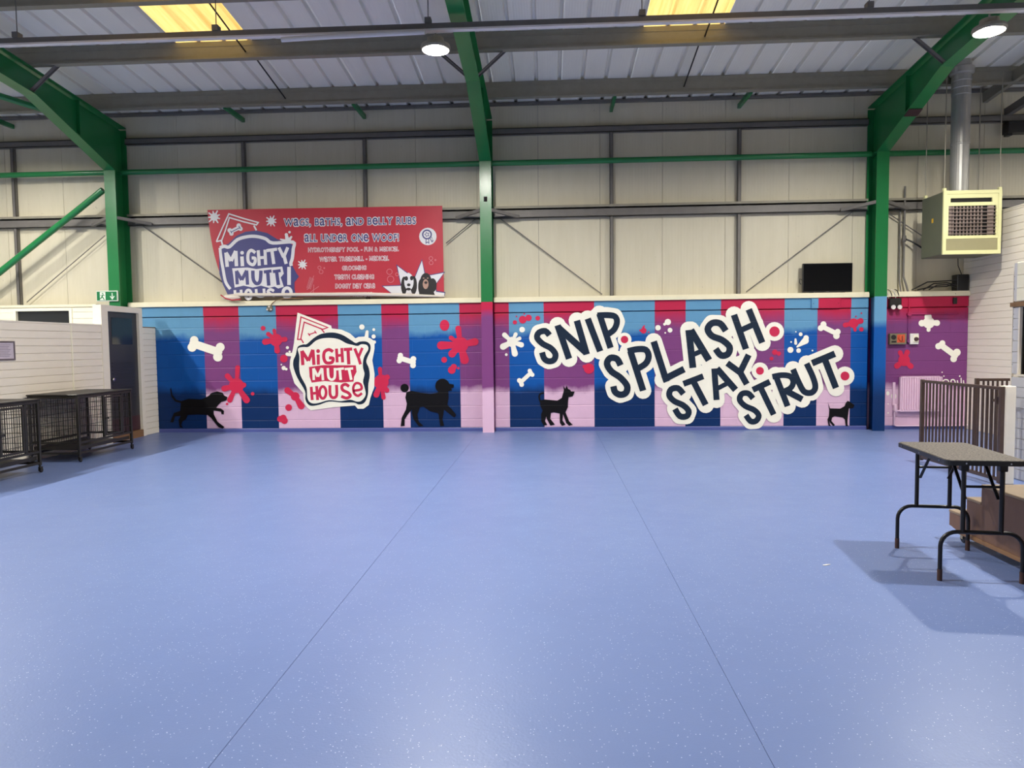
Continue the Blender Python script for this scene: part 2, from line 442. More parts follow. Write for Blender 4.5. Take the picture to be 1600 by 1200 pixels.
for px in (-9.25, -5.17, -3.083, 1.047, 3.132):
    W(crail_post := MB().box(px-.028, px+.028, 11.985, 11.99, 2.24, 5.03).box(px-.028, px-.022, 11.985, 12.055, 2.24, 5.03).box(px+.022, px+.028, 11.985, 12.055, 2.24, 5.03), 'cladding_post', M['rail'])
    W(MB().bar((px, 11.345, 5.31), (px, 12.05, 5.31), .05, .07), 'eaves_strut', M['green'])
def stay(p, q):
    a, b = on_y(*p, 11.99), on_y(*q, 11.99); W(MB().tube([a, b], .009, 6), 'stay_rod', M['rail'])
stay((209, 343), (347, 441)); stay((773, 335), (941, 460)); stay((748, 338), (697, 380)); stay((1350, 317), (1166, 456)); stay((1389, 334), (1446, 372)); stay((164, 368), (42, 472))
a, b = on_y(161, 297, 11.72), on_y(0, 425, 11.72)
W(MB().tube([a, a+(b-a)*1.9], .052, 12), 'wall_brace', M['green'])
W(MB().tube([(-7.4, 11.6, 5.12), on_y(0, 150, 10.7), on_y(0, 150, 10.7)+(on_y(0, 150, 10.7)-Vector((-7.4, 11.6, 5.12)))*2], .05, 12), 'roof_brace', M['green'])

# ------------------------------------------------------------------ painted figures of the mural
class Flat:
    """flat paint laid on the wall; every shape sits a hair in front of the last so that none share a plane"""
    def __init__(s, org=(0, 0), sc=1., plane=WALL_Y, off=.0075, mapper=None):
        s.o, s.sc, s.pl, s.off, s.k = org, sc, plane, off, 0; s.mb = MB(); s.mapper = mapper
    def use(s, org, sc): s.o, s.sc = org, sc; return s
    def _p(s, q):
        px, py = s.o[0]+q[0]/s.sc, s.o[1]+q[1]/s.sc
        d = s.off+s.k*2.5e-5
        if s.mapper: return (px, py, d)
        return on_y(px, py, s.pl-d)
    def poly(s, pts):
        n = len(pts); tr = tessellate_polygon([[Vector((p[0], p[1], 0)) for p in pts]])
        s.mb.add([s._p(p) for p in pts], tr); s.k += 1; return s
    def spoly(s, pts):
        P = [Vector((p[0], p[1])) for p in pts]; Q = []; n = len(P)
        for i in range(n):
            p0, p1, p2, p3 = P[i-1], P[i], P[(i+1) % n], P[(i+2) % n]
            for t in (0, .25, .5, .75): Q.append(.5*((2*p1)+(p2-p0)*t+(2*p0-5*p1+4*p2-p3)*t*t+(3*p1-p0-3*p2+p3)*t**3))
        return s.poly([(q.x, q.y) for q in Q])
    def disc(s, x, y, r, ry=None, n=20):
        ry = ry or r; return s.poly([(x+r*math.cos(2*PI*i/n), y+ry*math.sin(2*PI*i/n)) for i in range(n)])
    def caps(s, p, q, w1, w2=None, n=8):
        w2 = w1 if w2 is None else w2
        a = math.atan2(q[1]-p[1], q[0]-p[0]); pts = []
        for i in range(n+1):
            t = a+PI/2+PI*i/n; pts.append((p[0]+w1/2*math.cos(t), p[1]+w1/2*math.sin(t)))
        for i in range(n+1):
            t = a-PI/2+PI*i/n; pts.append((q[0]+w2/2*math.cos(t), q[1]+w2/2*math.sin(t)))
        return s.poly(pts)
    def chain(s, pts, w):
        for i in range(len(pts)-1): s.caps(pts[i], pts[i+1], w)
        return s
    def ribbon(s, pts, w, smooth=True, closed=False):
        P = [Vector((p[0], p[1])) for p in pts]
        if smooth and len(P) > 2:
            Q = []
            n = len(P)
            for i in range(n if closed else n-1):
                if closed: p0, p1, p2, p3 = P[i-1], P[i], P[(i+1) % n], P[(i+2) % n]
                else: p0, p1, p2, p3 = P[max(i-1, 0)], P[i], P[i+1], P[min(i+2, n-1)]
                for t in (0, .25, .5, .75):
                    Q.append(.5*((2*p1)+(p2-p0)*t+(2*p0-5*p1+4*p2-p3)*t*t+(3*p1-p0-3*p2+p3)*t**3))
            if not closed: Q.append(P[-1])
            P = Q
        n = len(P); L, R = [], []
        for i in range(n):
            if closed: d = P[(i+1) % n]-P[i-1]; d0, d1 = P[i]-P[i-1], P[(i+1) % n]-P[i]
            else:
                d0 = P[i]-P[i-1] if i else P[1]-P[0]; d1 = P[i+1]-P[i] if i < n-1 else d0
            d0 = d0.normalized(); d1 = d1.normalized(); d = (d0+d1)
            d = d.normalized() if d.length > 1e-6 else d0
            k = min(1/max(.35, d.dot(d0)), 2.2)
            nv = Vector((-d.y, d.x))*(w/2*k); L.append(P[i]+nv); R.append(P[i]-nv)
        vs = [s._p(q) for q in L+R]; rng = n if closed else n-1
        s.mb.add(vs, [(i, (i+1) % n, n+(i+1) % n, n+i) for i in range(rng)]); s.k += 1; return s
    def bone(s, p, q, wd, discs):
        s.caps(p, q, wd)
        for d in discs: s.disc(*d)
        return s
    def splat(s, c, r, arms, discs=()):
        s.disc(c[0], c[1], r)
        for (q, wd) in arms: s.caps(c, q, wd*.62, wd)
        for d in discs: s.disc(*d)
        return s
    def build(s, name, mat, parent=wb, origin=(0, WALL_Y, 0)):
        if s.mapper:      # printed cloth: cut into small facets that follow its folds
            t = bmesh.new(); vs = [t.verts.new((v[0], v[1], v[2]*1e4)) for v in s.mb.v]
            for f in s.mb.f:
                try: t.faces.new([vs[i] for i in f])
                except ValueError: pass
            for ax, lo, hi, st in ((0, 320, 700, 7), (1, 320, 470, 9)):
                n = Vector((1, 0, 0)) if ax == 0 else Vector((0, 1, 0)); q = lo
                while q < hi:
                    bmesh.ops.bisect_plane(t, geom=list(t.verts)+list(t.edges)+list(t.faces), plane_co=n*q, plane_no=n, dist=1e-5); q += st
            t.verts.index_update()
            s.mb.v = [tuple(s.mapper(v.co.x, v.co.y, v.co.z/1e4)) for v in t.verts]; s.mb.f = [tuple(v.index for v in f.verts) for f in t.faces]; s.mb.smooth = [False]*len(s.mb.f); t.free()
        return shift(s.mb, origin).build(name, mat, parent)
ZA, ZB, ZC, ZD, ZE, ZF, ZR = ((210, 460), 5.333), ((430, 470), 6.667), ((560, 460), 5.333), ((770, 460), 5.455), ((820, 460), 5.333), ((1030, 460), 4.706), ((1370, 440), 4.8)
# splats
def F(z, off=.0075): return Flat(z[0], z[1], off=off)
F(ZA).splat((1180, 380), 52, [((1090, 395), 52), ((1165, 300), 30), ((1255, 375), 42), ((1190, 470), 46), ((1115, 330), 36)], [(1072, 282, 20), (1245, 535, 32)]).build('painted_splat', M['p_splat'])
F(ZA).splat((850, 760), 62, [((860, 610), 40), ((775, 680), 45), ((750, 785), 50), ((910, 755), 44), ((795, 880), 45), ((935, 880), 55)], [(985, 828, 15), (772, 913, 10)]).build('painted_splat', M['p_splat'])
F(ZA).splat((1340, 850), 36, [((1275, 800), 52), ((1390, 930), 56)], [(1285, 943, 28), (1215, 1038, 26), (1250, 1052, 28), (1240, 1030, 28)]).build('painted_splat', M['p_splat'])
F(ZC).splat((850, 420), 66, [((690, 425), 70), ((832, 285), 50), ((970, 395), 62), ((772, 362), 38), ((885, 545), 72), ((780, 495), 62)], [(718, 257, 40, 46), (715, 545, 24), (778, 630, 32), (795, 604, 25), (833, 615, 10)]).build('painted_splat', M['p_splat'])
F(ZC).splat((190, 730), 62, [((180, 622), 36), ((240, 690), 45), ((150, 835), 50), ((238, 800), 40), ((210, 860), 36)]).build('painted_splat', M['p_splat'])
F(ZD).splat((165, 405), 44, [((100, 345), 42), ((88, 445), 55), ((188, 505), 52), ((243, 430), 46), ((228, 375), 32), ((195, 340), 34)], [(250, 300, 24), (115, 513, 12)]).build('painted_splat', M['p_white'])
t = F(ZD)
for d in ((188, 238, 18), (255, 215, 33), (305, 200, 27), (383, 203, 20), (268, 166, 7), (202, 188, 7), (820, 632, 44), (780, 615, 16)): t.disc(*d)
t.build('painted_splat', M['p_splat'])
t = F(ZE)
for d in ((990, 302, 24), (995, 262, 6), (962, 300, 8), (1032, 315, 6), (988, 275, 10)): t.disc(*d)
t.build('painted_splat', M['p_splat'])
t = F(ZE)
for d in ((1192, 230, 26), (1165, 248, 12), (1110, 278, 23), (1210, 298, 20), (1170, 320, 7)): t.disc(*d)
t.build('painted_drops', M['p_white'])
t = F(ZF); t.splat((1430, 212), 36, [((1368, 225), 36), ((1482, 195), 42), ((1440, 262), 24)], [(1487, 257, 16), (1447, 162, 6), (1487, 138, 6)]); t.disc(850, 425, 20); t.disc(880, 435, 16); t.disc(826, 472, 14)
t.build('painted_splat', M['p_splat'])
t = F(ZF); t.caps((1075, 340), (1015, 385), 50, 12); t.caps((1002, 330), (1004, 360), 14, 22)
for d in ((965, 408, 22), (1025, 413, 17), (1040, 293, 14), (970, 350, 6), (1127, 413, 6), (1005, 275, 5), (1080, 320, 20)): t.disc(*d)
t.build('painted_drops', M['p_white'])
F(ZR).splat((390, 308), 44, [((385, 265), 55), ((338, 312), 50), ((452, 310), 45), ((388, 362), 30)]).build('painted_splat', M['p_white'])
F(ZR).splat((205, 590), 44, [((175, 532), 34), ((228, 530), 40), ((152, 632), 44), ((255, 635), 42)]).build('painted_splat', M['p_splat'])
t = F(ZR)
for d in ((127, 860, 20, 25), (83, 838, 12, 16), (125, 957, 7), (85, 985, 6), (85, 918, 5), (490, 680, 5), (503, 709, 5), (622, 709, 6), (135, 1005, 5)): t.disc(*d)
t.ribbon([(495, 760), (500, 742), (518, 735), (536, 742), (540, 760)], 9); t.ribbon([(556, 765), (558, 740), (575, 735), (586, 748), (588, 765)], 9)
t.ribbon([(604, 740), (608, 760), (620, 765)], 8); t.ribbon([(632, 722), (633, 765)], 8); t.ribbon([(650, 740), (652, 765)], 8)
t.build('painted_lettering', M['p_white'])
# bones
F(ZA).bone((490, 410), (700, 480), 66, [(498, 382, 35), (481, 440, 38), (715, 440, 37), (695, 520, 39)]).build('painted_bone', M['p_white'])
F(ZC).bone((345, 530), (458, 565), 42, [(350, 508, 22), (341, 552, 23), (458, 538, 24), (455, 591, 24)]).build('painted_bone', M['p_white'])
F(ZD).bone((325, 668), (237, 750), 34, [(315, 651, 18), (337, 685, 18), (226, 733, 20), (246, 768, 20)]).build('painted_bone', M['p_white'])
F(ZF).bone((1200, 237), (1308, 290), 36, [(1208, 220, 22), (1188, 248, 22), (1312, 275, 22), (1303, 305, 24)]).build('painted_bone', M['p_white'])
F(ZR).bone((480, 475), (588, 555), 44, [(492, 462, 22), (462, 485, 24), (601, 531, 28), (576, 580, 25)]).build('painted_bone', M['p_white'])
# dogs
F(ZA, .0088).poly([(305, 775), (318, 838), (348, 878), (390, 890), (450, 870), (560, 875), (620, 845), (640, 822), (690, 808), (735, 820), (748, 842), (776, 856), (765, 885), (725, 896), (700, 920), (682, 945), (720, 950), (746, 970), (745, 1000), (725, 998), (722, 976), (660, 968), (662, 1000), (692, 1060), (750, 1105), (735, 1118), (700, 1105), (640, 1030), (610, 1005), (520, 1000), (445, 1005), (430, 1040), (398, 1062), (390, 1090), (405, 1112), (378, 1106), (368, 1050), (385, 1012), (340, 1015), (325, 1066), (300, 1065), (310, 1030), (330, 988), (382, 970), (388, 905), (340, 892), (306, 850), (298, 790)]).build('painted_dog', M['p_black'])
F(ZC, .0088).disc(700, 762, 60).disc(385, 780, 35).poly([(400, 815), (440, 803), (520, 820), (600, 830), (655, 820), (690, 800), (748, 795), (752, 860), (742, 920), (780, 960), (815, 1005), (800, 1026), (760, 997), (715, 960), (700, 1040), (714, 1095), (682, 1098), (668, 1000), (660, 988), (600, 975), (540, 935), (512, 940), (492, 1000), (502, 1060), (542, 1095), (505, 1101), (460, 1042), (445, 990), (448, 957), (412, 1000), (386, 1042), (386, 1096), (352, 1100), (360, 1030), (395, 960), (404, 910), (391, 860)]).poly([(735, 758), (760, 745), (795, 750), (796, 775), (772, 785), (782, 800), (740, 808), (720, 790)]).build('painted_dog', M['p_black'])
F(ZD, .0088).ribbon([(405, 915), (395, 872), (408, 846), (436, 840)], 14).poly([(400, 905), (440, 895), (550, 905), (588, 882), (600, 840), (605, 820), (601, 778), (618, 805), (630, 775), (641, 805), (662, 815), (668, 828), (697, 828), (690, 850), (680, 870), (645, 876), (641, 920), (640, 960), (620, 1005), (650, 1080), (680, 1110), (650, 1120), (625, 1095), (606, 1040), (598, 1020), (595, 1075), (620, 1110), (590, 1120), (572, 1095), (570, 1015), (520, 1005), (495, 1010), (490, 1060), (530, 1110), (490, 1118), (460, 1060), (455, 1040), (446, 1080), (463, 1112), (435, 1118), (412, 1080), (412, 1020), (425, 990), (405, 950)]).build('painted_dog', M['p_black'])
F(ZF, .0088).poly([(1240, 793), (1256, 838), (1330, 840), (1362, 822), (1372, 797), (1386, 782), (1402, 790), (1436, 814), (1426, 835), (1396, 838), (1391, 870), (1385, 920), (1384, 958), (1393, 968), (1372, 969), (1365, 920), (1350, 905), (1290, 895), (1272, 905), (1266, 930), (1292, 960), (1280, 969), (1258, 945), (1251, 930), (1254, 955), (1264, 968), (1246, 966), (1237, 920), (1248, 895), (1251, 850)]).build('painted_dog', M['p_black'])
# big lettering: strokes traced from the wall
WORDS = {
 'snip': (ZE, [([(205, 340), (170, 305), (118, 318), (103, 362), (150, 412), (215, 447), (255, 497), (243, 545), (200, 557), (162, 535), (144, 483)], 50), ([(273, 257), (369, 536)], 54), ([(279, 276), (510, 484)], 56), ([(434, 218), (516, 500)], 54), ([(524, 202), (628, 474)], 54), ([(621, 160), (715, 446)], 52), ([(605, 176), (680, 172), (748, 182), (768, 228), (742, 295), (672, 345)], 50)]),
 'splash': (ZE, [([(798, 592), (768, 538), (712, 530), (685, 578), (722, 642), (795, 692), (852, 762), (842, 820), (795, 836), (752, 812), (738, 765)], 54), ([(880, 472), (986, 802)], 54), ([(858, 474), (940, 456), (1008, 462), (1032, 515), (1008, 575), (935, 622)], 52), ([(1074, 392), (1182, 728)], 55), ([(1150, 712), (1328, 622)], 56)]),
 'splash2': (ZF, [([(217, 262), (248, 540)], 50), ([(232, 262), (366, 484)], 52), ([(245, 446), (335, 405)], 36), ([(490, 268), (448, 214), (388, 212), (357, 256), (388, 305), (462, 335), (517, 386), (505, 438), (455, 448), (415, 400)], 48), ([(550, 150), (638, 402)], 48), ([(659, 110), (758, 355)], 48), ([(590, 268), (708, 215)], 42)]),
 'stay': (ZF, [([(178, 732), (138, 690), (88, 698), (74, 742), (110, 784), (176, 815), (216, 857), (202, 895), (152, 895), (116, 842)], 44), ([(178, 658), (324, 602)], 44), ([(252, 640), (342, 812)], 46), ([(405, 545), (422, 776)], 44), ([(424, 545), (562, 702)], 48), ([(422, 695), (508, 650)], 34), ([(500, 505), (596, 575)], 46), ([(658, 444), (592, 578)], 46), ([(588, 560), (644, 660)], 46)]),
 'strut': (ZF, [([(690, 765), (654, 728), (608, 732), (592, 775), (632, 820), (698, 850), (732, 890), (712, 930), (672, 932), (638, 888)], 42), ([(688, 702), (814, 642)], 44), ([(746, 685), (842, 884)], 44), ([(855, 592), (944, 822)], 44), ([(832, 606), (900, 594), (962, 602), (986, 642), (964, 690), (890, 724)], 42), ([(925, 705), (1052, 772)], 46), ([(984, 550), (1030, 655), (1068, 716), (1120, 722), (1148, 684), (1132, 612), (1084, 508)], 44), ([(1124, 506), (1292, 436)], 48), ([(1218, 478), (1300, 688)], 48)]),
}
SPLIT = {'snip': (1, 3, 1, 2), 'splash': (1, 2, 2), 'splash2': (3, 1, 3), 'stay': (1, 2, 3, 3), 'strut': (1, 2, 3, 1, 2)}
DOTS = {'snip': (831, 376, 31, 58), 'splash2': (848, 273, 38, 70), 'stay': (741, 562, 29, 62), 'strut': (1366, 600, 33, 70)}
t = F(ZE, .0100)
for k, (z, strokes) in WORDS.items():
    t.use(*z)
    for pts, wd in strokes: t.chain(pts, wd+(84 if z is ZE else 76))
    if k in DOTS: t.disc(*DOTS[k][:2], DOTS[k][3])
t.use(*ZF).poly([(60, 560), (330, 520), (520, 470), (690, 420), (680, 560), (560, 700), (400, 760), (200, 700)])
t.use(*ZE).poly([(620, 300), (760, 290), (700, 420), (640, 380)])
t.build('lettering_outline', M['p_white'])
for k, (z, strokes) in WORDS.items():
    it = iter(strokes)
    for n in SPLIT[k]:
        t = F(z, .0155)
        for _ in range(n): t.ribbon(*next(it))
        t.build('painted_letter', M['p_navy'])
    if k in DOTS: F(z, .0155).disc(*DOTS[k][:3]).build('painted_full_stop', M['p_crim'])
# kennel badge on the wall
t = F(ZB, .0105)
t.poly([(195, 440), (232, 122), (582, 258), (590, 288), (690, 300), (780, 340), (835, 390), (870, 375), (940, 372), (990, 390), (1035, 420), (1035, 500), (1012, 620), (1035, 760), (1032, 900), (992, 1010), (975, 1085), (920, 1125), (860, 1125), (830, 1090), (600, 1110), (370, 1142), (330, 1110), (302, 1070), (290, 960), (200, 860), (150, 700), (155, 620), (185, 500)])
for d in ((903, 273, 28), (1027, 300, 15), (127, 488, 16), (64, 665, 8), (88, 700, 22), (115, 712, 14), (1025, 372, 22), (1032, 430, 18), (958, 322, 15), (125, 555, 18), (150, 530, 12)): t.disc(*d)
t.caps((957, 322), (950, 385), 30, 44); t.caps((130, 560), (185, 560), 30, 40)
t.build('badge_backing', M['p_white'])
t = F(ZB, .0125)
t.ribbon([(232, 408), (268, 168), (548, 278), (486, 300), (512, 332)], 13, False); t.ribbon([(266, 398), (302, 222), (492, 296)], 13, False); t.ribbon([(228, 402), (272, 402), (295, 440)], 13, False)
t.ribbon([(352, 352), (420, 328)], 11); t.ribbon([(342, 338), (362, 366)], 11); t.ribbon([(410, 312), (430, 340)], 11)
t.build('badge_kennel', M['p_crim'])
F(ZB, .0128).spoly([(215, 560), (235, 480), (290, 455), (330, 450), (400, 390), (480, 345), (600, 330), (700, 355), (790, 410), (840, 440), (880, 425), (950, 425), (990, 460), (990, 520), (960, 590), (950, 640), (975, 700), (985, 780), (970, 870), (965, 980), (930, 1060), (870, 1080), (820, 1060), (700, 1060), (560, 1050), (450, 1085), (360, 1090), (315, 1030), (310, 940), (230, 800), (190, 690), (190, 620)]).build('badge_ring', M['p_navy'])
F(ZB, .0132).spoly([(252, 580), (236, 500), (290, 482), (350, 478), (430, 412), (530, 387), (650, 397), (740, 442), (800, 458), (860, 470), (900, 452), (955, 462), (970, 505), (932, 570), (915, 630), (915, 700), (930, 760), (915, 840), (930, 900), (942, 980), (900, 1040), (850, 1050), (780, 1030), (680, 1045), (560, 1035), (440, 1067), (370, 1062), (335, 1010), (325, 900), (265, 780), (250, 690)]).build('badge_face', M['p_white'])
def spell(mk, z, off, strokes, counts, name, fin, dots={}):
    it = iter(strokes)
    for i, n in enumerate(counts):
        t = mk(z, off)
        for _ in range(n): t.ribbon(*next(it))
        if i in dots: t.disc(*dots[i])
        fin(t)
STR = (([(288, 670), (278, 522)], 34), ([(278, 522), (346, 625)], 34), ([(346, 625), (392, 510)], 34), ([(392, 510), (404, 668)], 34), ([(448, 560), (450, 666)], 32), ([(602, 530), (560, 508), (514, 532), (506, 595), (532, 645), (590, 642), (602, 600), (560, 594)], 33), ([(638, 498), (646, 642)], 30), ([(694, 492), (702, 642)], 30), ([(640, 572), (700, 565)], 28), ([(714, 508), (802, 502)], 32), ([(758, 500), (767, 662)], 34), ([(828, 496), (866, 590)], 30), ([(908, 490), (866, 590)], 28), ([(864, 578), (888, 662)], 30),
                ([(375, 896), (386, 1034)], 30), ([(432, 888), (442, 1034)], 30), ([(380, 966), (438, 960)], 28), ([(570, 880), (572, 975), (602, 1010), (640, 985), (638, 876)], 30), ([(770, 892), (732, 870), (696, 888), (704, 930), (760, 958), (782, 992), (742, 1014), (688, 994)], 31), ([(812, 938), (896, 920), (888, 870), (842, 858), (814, 900), (822, 962), (862, 990), (904, 962)], 26))
spell(F, ZB, .0140, STR, (4, 1, 1, 3, 2, 3, 3, 1, 1, 1), 'badge_letter', lambda t: t.build('badge_letter', M['p_crim']), {1: (447, 524, 20)})
t = F(ZB, .0140); t.ribbon([(496+34*math.cos(2*PI*i/12), 955+62*math.sin(2*PI*i/12)) for i in range(12)], 28, True, True); t.build('badge_letter', M['p_crim'])
t = F(ZB, .0140); t.poly([(352, 690), (500, 670), (840, 672), (848, 740), (822, 790), (816, 842), (690, 852), (520, 836), (380, 852), (358, 790)])
t.build('badge_panel', M['p_crim'])
STR = (([(402, 826), (398, 704)], 26), ([(398, 704), (444, 790)], 28), ([(444, 790), (488, 702)], 28), ([(488, 702), (498, 828)], 26), ([(548, 700), (556, 795), (590, 822), (620, 795), (622, 700)], 26), ([(634, 714), (716, 704)], 24), ([(672, 706), (682, 824)], 28), ([(724, 712), (812, 704)], 24), ([(768, 706), (792, 824)], 28))
spell(F, ZB, .0152, STR, (4, 1, 2, 2), 'badge_letter', lambda t: t.build('badge_letter', M['p_white']))

# ------------------------------------------------------------------ roof
ce = empty('ceiling', (0, 0, 0), label='white ribbed metal roof lining on grey steel purlins', cat='ceiling', kind='structure')
SW = 1.07; SX = -5.13
def sheet(x0, ya, yb, name, mat, key, store={}):
    if key not in store:
        pr = []; p = SW/3
        for i in range(3):
            o = i*p; pr += [(o, 0), (o+p-.066, 0), (o+p-.050, .05), (o+p-.020, .05), (o+p-.004, 0)]
        pr.append((SW-.001, 0))
        vs = [(x, 0, z) for x, z in pr]+[(x, yb-ya, z-(yb-ya)*SL) for x, z in pr]
        n = len(pr); mb = MB().add(vs, [(i, i+1, n+i+1, n+i) for i in range(n-1)]); store[key] = mb.mesh(name, mat)
    return put(name, store[key], ce, (x0, ya, roof_z(ya)))
for k in range(-9, 17):
    x = SX+SW*k
    if k in (0, 6, 12, -6):
        sheet(x, 9.82, 12.12, 'roof_sheet', M['roof'], 'a'); sheet(x, 5.0, 9.82, 'rooflight', M['rooflight'], 'b'); sheet(x, Y0-.1, 5.0, 'roof_sheet', M['roof'], 'c')
    else: sheet(x, Y0-.1, 12.12, 'roof_sheet', M['roof'], 'd')
def purlin(y):
    z1 = roof_z(y)-.003; d = .245
    mb = MB().prism([(y-.035, z1), (y+.03, z1-.003), (y+.03, z1-.008), (y-.029, z1-.006), (y-.029, z1-d+.006), (y+.035, z1-d+.006), (y+.035, z1-d), (y-.035, z1-d)], 'x', X0, X1)
    mb.box(X0, X1, y-.04, y-.0351, z1-.07, z1-.055)
    mb.box(X0, X1, y-.066, y-.0351, z1-d, z1-d+.005).box(X0, X1, y-.066, y-.061, z1-d+.005, z1-d+.022)
    mb.build('purlin', M['galv'], ce)
for y in (11.31, 9.84, 8.46, 7.0, 5.5, 4.0, 2.5, 1.0, -.5, -2.0): purlin(y)
for x in (on_y(447, 157, 11.3).x, on_y(1068, 140, 11.3).x):
    for i, (ya, yb) in enumerate(((11.27, 9.88), (9.80, 8.50), (8.42, 7.04))):
        MB().tube([(x, ya, roof_z(ya)-.16), (x, yb, roof_z(yb)-.06)], .011, 6).build('sag_rod', M['blackmetal'], ce)
MB().bar((7.0, 12.0, roof_z(12)-.16), (7.0, 2, roof_z(2)-.16), .07, .16).build('verge_channel', M['galv'], ce)
MB().bar((7.35, 12.0, roof_z(12)-.40), (7.35, 2, roof_z(2)-.40), .09, .12).build('verge_beam', M['rail'], ce)
MB().box(X0, X1, 12.0, 12.09, roof_z(12.06)-.05, roof_z(12.06)-.005).build('eaves_filler', M['rail'], ce)

# ------------------------------------------------------------------ outer walls of the hall (behind and beside the camera)
tag(MB().box(X0, X1, Y0-.2, Y0, 0, 7.1).build('wall_front', M['dim_wall']), 'plain pale grey wall behind the viewer', 'wall', kind='structure')
tag(MB().box(X0-.2, X0, Y0, 12.2, 0, 7.1).build('wall_left', M['dim_wall']), 'plain pale grey wall at the far left end of the hall', 'wall', kind='structure')
tag(MB().box(X1, X1+.2, Y0, 12.2, 0, 7.1).build('wall_right', M['dim_wall']), 'plain pale grey wall at the far right end of the hall', 'wall', kind='structure')

# ------------------------------------------------------------------ boarded partitions
def boards_x(parent, x, y0, y1, z0, z1, pitch, mat, face, thick=.018, holes=()):
    """boards along y on a wall facing -x or +x; holes are (y0,y1,z0,z1)"""
    store = {}; z = z0
    while z < z1-.02:
        zt = min(z+pitch, z1); spans = [(y0, y1)]
        for (a, b, c, d) in holes:
            if z < d-.01 and zt > c+.01:
                spans = [q for (p, r) in spans for q in ((p, min(r, a)), (max(p, b), r)) if q[1]-q[0] > .01]
        for (a, b) in spans:
            k = (round(b-a, 3), round(zt-z, 3))
            if k not in store:
                g, e = .003, .004; ln, ht = k
                pr = [(0, g), (thick-e, g), (thick, g+e), (thick, ht-e), (thick-e, ht), (0, ht)]
                pr = [(face*p, q) for p, q in pr]
                store[k] = MB().prism(pr, 'y', 0, ln).mesh('board', mat)
            put('board', store[k], parent, (x, a, z))
        z = zt
def boards_y(parent, y, x0, x1, z0, z1, pitch, mat, thick=.018, holes=()):
    store = {}; z = z0
    while z < z1-.02:
        zt = min(z+pitch, z1); spans = [(x0, x1)]
        for (a, b, c, d) in holes:
            if z < d-.01 and zt > c+.01:
                spans = [q for (p, r) in spans for q in ((p, min(r, a)), (max(p, b), r)) if q[1]-q[0] > .01]
        for (a, b) in spans:
            k = (round(b-a, 3), round(zt-z, 3))
            if k not in store:
                g, e = .003, .004; ln, ht = k
                store[k] = MB().prism([(0, g), (-thick+e, g), (-thick, g+e), (-thick, ht-e), (-thick+e, ht), (0, ht)], 'x', 0, ln).mesh('board', mat)
            put('board', store[k], parent, (a, y, z))
        z = zt
# left partition (low wall, door, stub)
LW_TOP, DY0, DY1 = 1.80, 10.55, 11.37
FY0, FY1 = DY0-.16, DY1+.10
lp = empty('wall_partition', (0, 0, 0), label='low white boarded partition along the left, behind the crates', cat='wall', kind='structure')
MB().box(XL-.12, XL-.018, 2, FY0, 0, LW_TOP).build('core', M['white_board'], lp)
YT = on_x(113, 560, XL).y
boards_x(lp, XL-.018, 2, YT-.015, 0, LW_TOP, .1, M['white_board'], 1)
boards_x(lp, XL-.018, YT+.015, FY0, 0, LW_TOP, .1, M['white_board'], 1)
MB().box(XL-.018, XL+.006, YT-.015, YT+.015, 0, LW_TOP).build('cover_strip', M['cream_board'], lp)
MB().box(XL-.13, XL+.004, 2, FY0, LW_TOP+.001, LW_TOP+.022).build('top_rail', M['white_board'], lp)
MB().box(XL-.12, XL-.018, FY1, 11.868, 0, 1.80).build('core', M['white_board'], lp)
boards_x(lp, XL-.018, FY1+.002, 11.868, 0, 1.80, .1, M['white_board'], 1)
MB().box(XL-.13, XL+.004, FY1, 11.868, 1.801, 1.815).build('top_rail', M['wood'], lp)
d1 = empty('door_1', (XL, DY0, 0), label='charcoal door in a white frame at the end of the partition', cat='door', kind='structure')
def D(mb, n, mt): return shift(mb, (XL, DY0, 0)).build(n, mt, d1)
D(MB().box(XL-.12, XL+.012, FY0, DY0, 0, 2.12), 'door_frame', M['white_board'])
D(MB().box(XL-.12, XL+.012, DY1, FY1, 0, 2.12), 'door_frame', M['white_board'])
D(MB().box(XL-.12, XL+.012, DY0, DY1, 2.03, 2.12), 'door_frame', M['white_board'])
D(MB().box(XL-.07, XL-.03, DY0+.004, DY1-.004, .36, 2.026), 'door_leaf', M['dark_door'])
D(MB().box(XL-.07, XL-.029, DY0+.004, DY1-.004, .12, .36), 'maroon_reflection', M['maroon'])  # dark crimson reflection painted as a panel across the door foot
D(MB().box(XL-.10, XL+.02, DY0, DY1, 0, .115), 'threshold', M['wood'])
D(MB().box(XL-.03, XL-.026, DY0+.14, DY1-.14, 1.52, 1.94), 'glass_panel', M['dark_glass'])
D(MB().lathe([(.012, 0), (.012, .03), (.026, .04), (.03, .055), (.02, .068), (.004, .07)], (XL-.03, DY0+.07, .98), 14, 'x'), 'door_knob', M['chrome'])
for i in range(12):
    z = .62+i*.055
    D(MB().box(XL-.03, XL-.022, DY0+.12, DY1-.12, z, z+.012), 'door_slat', M['dark_door'])
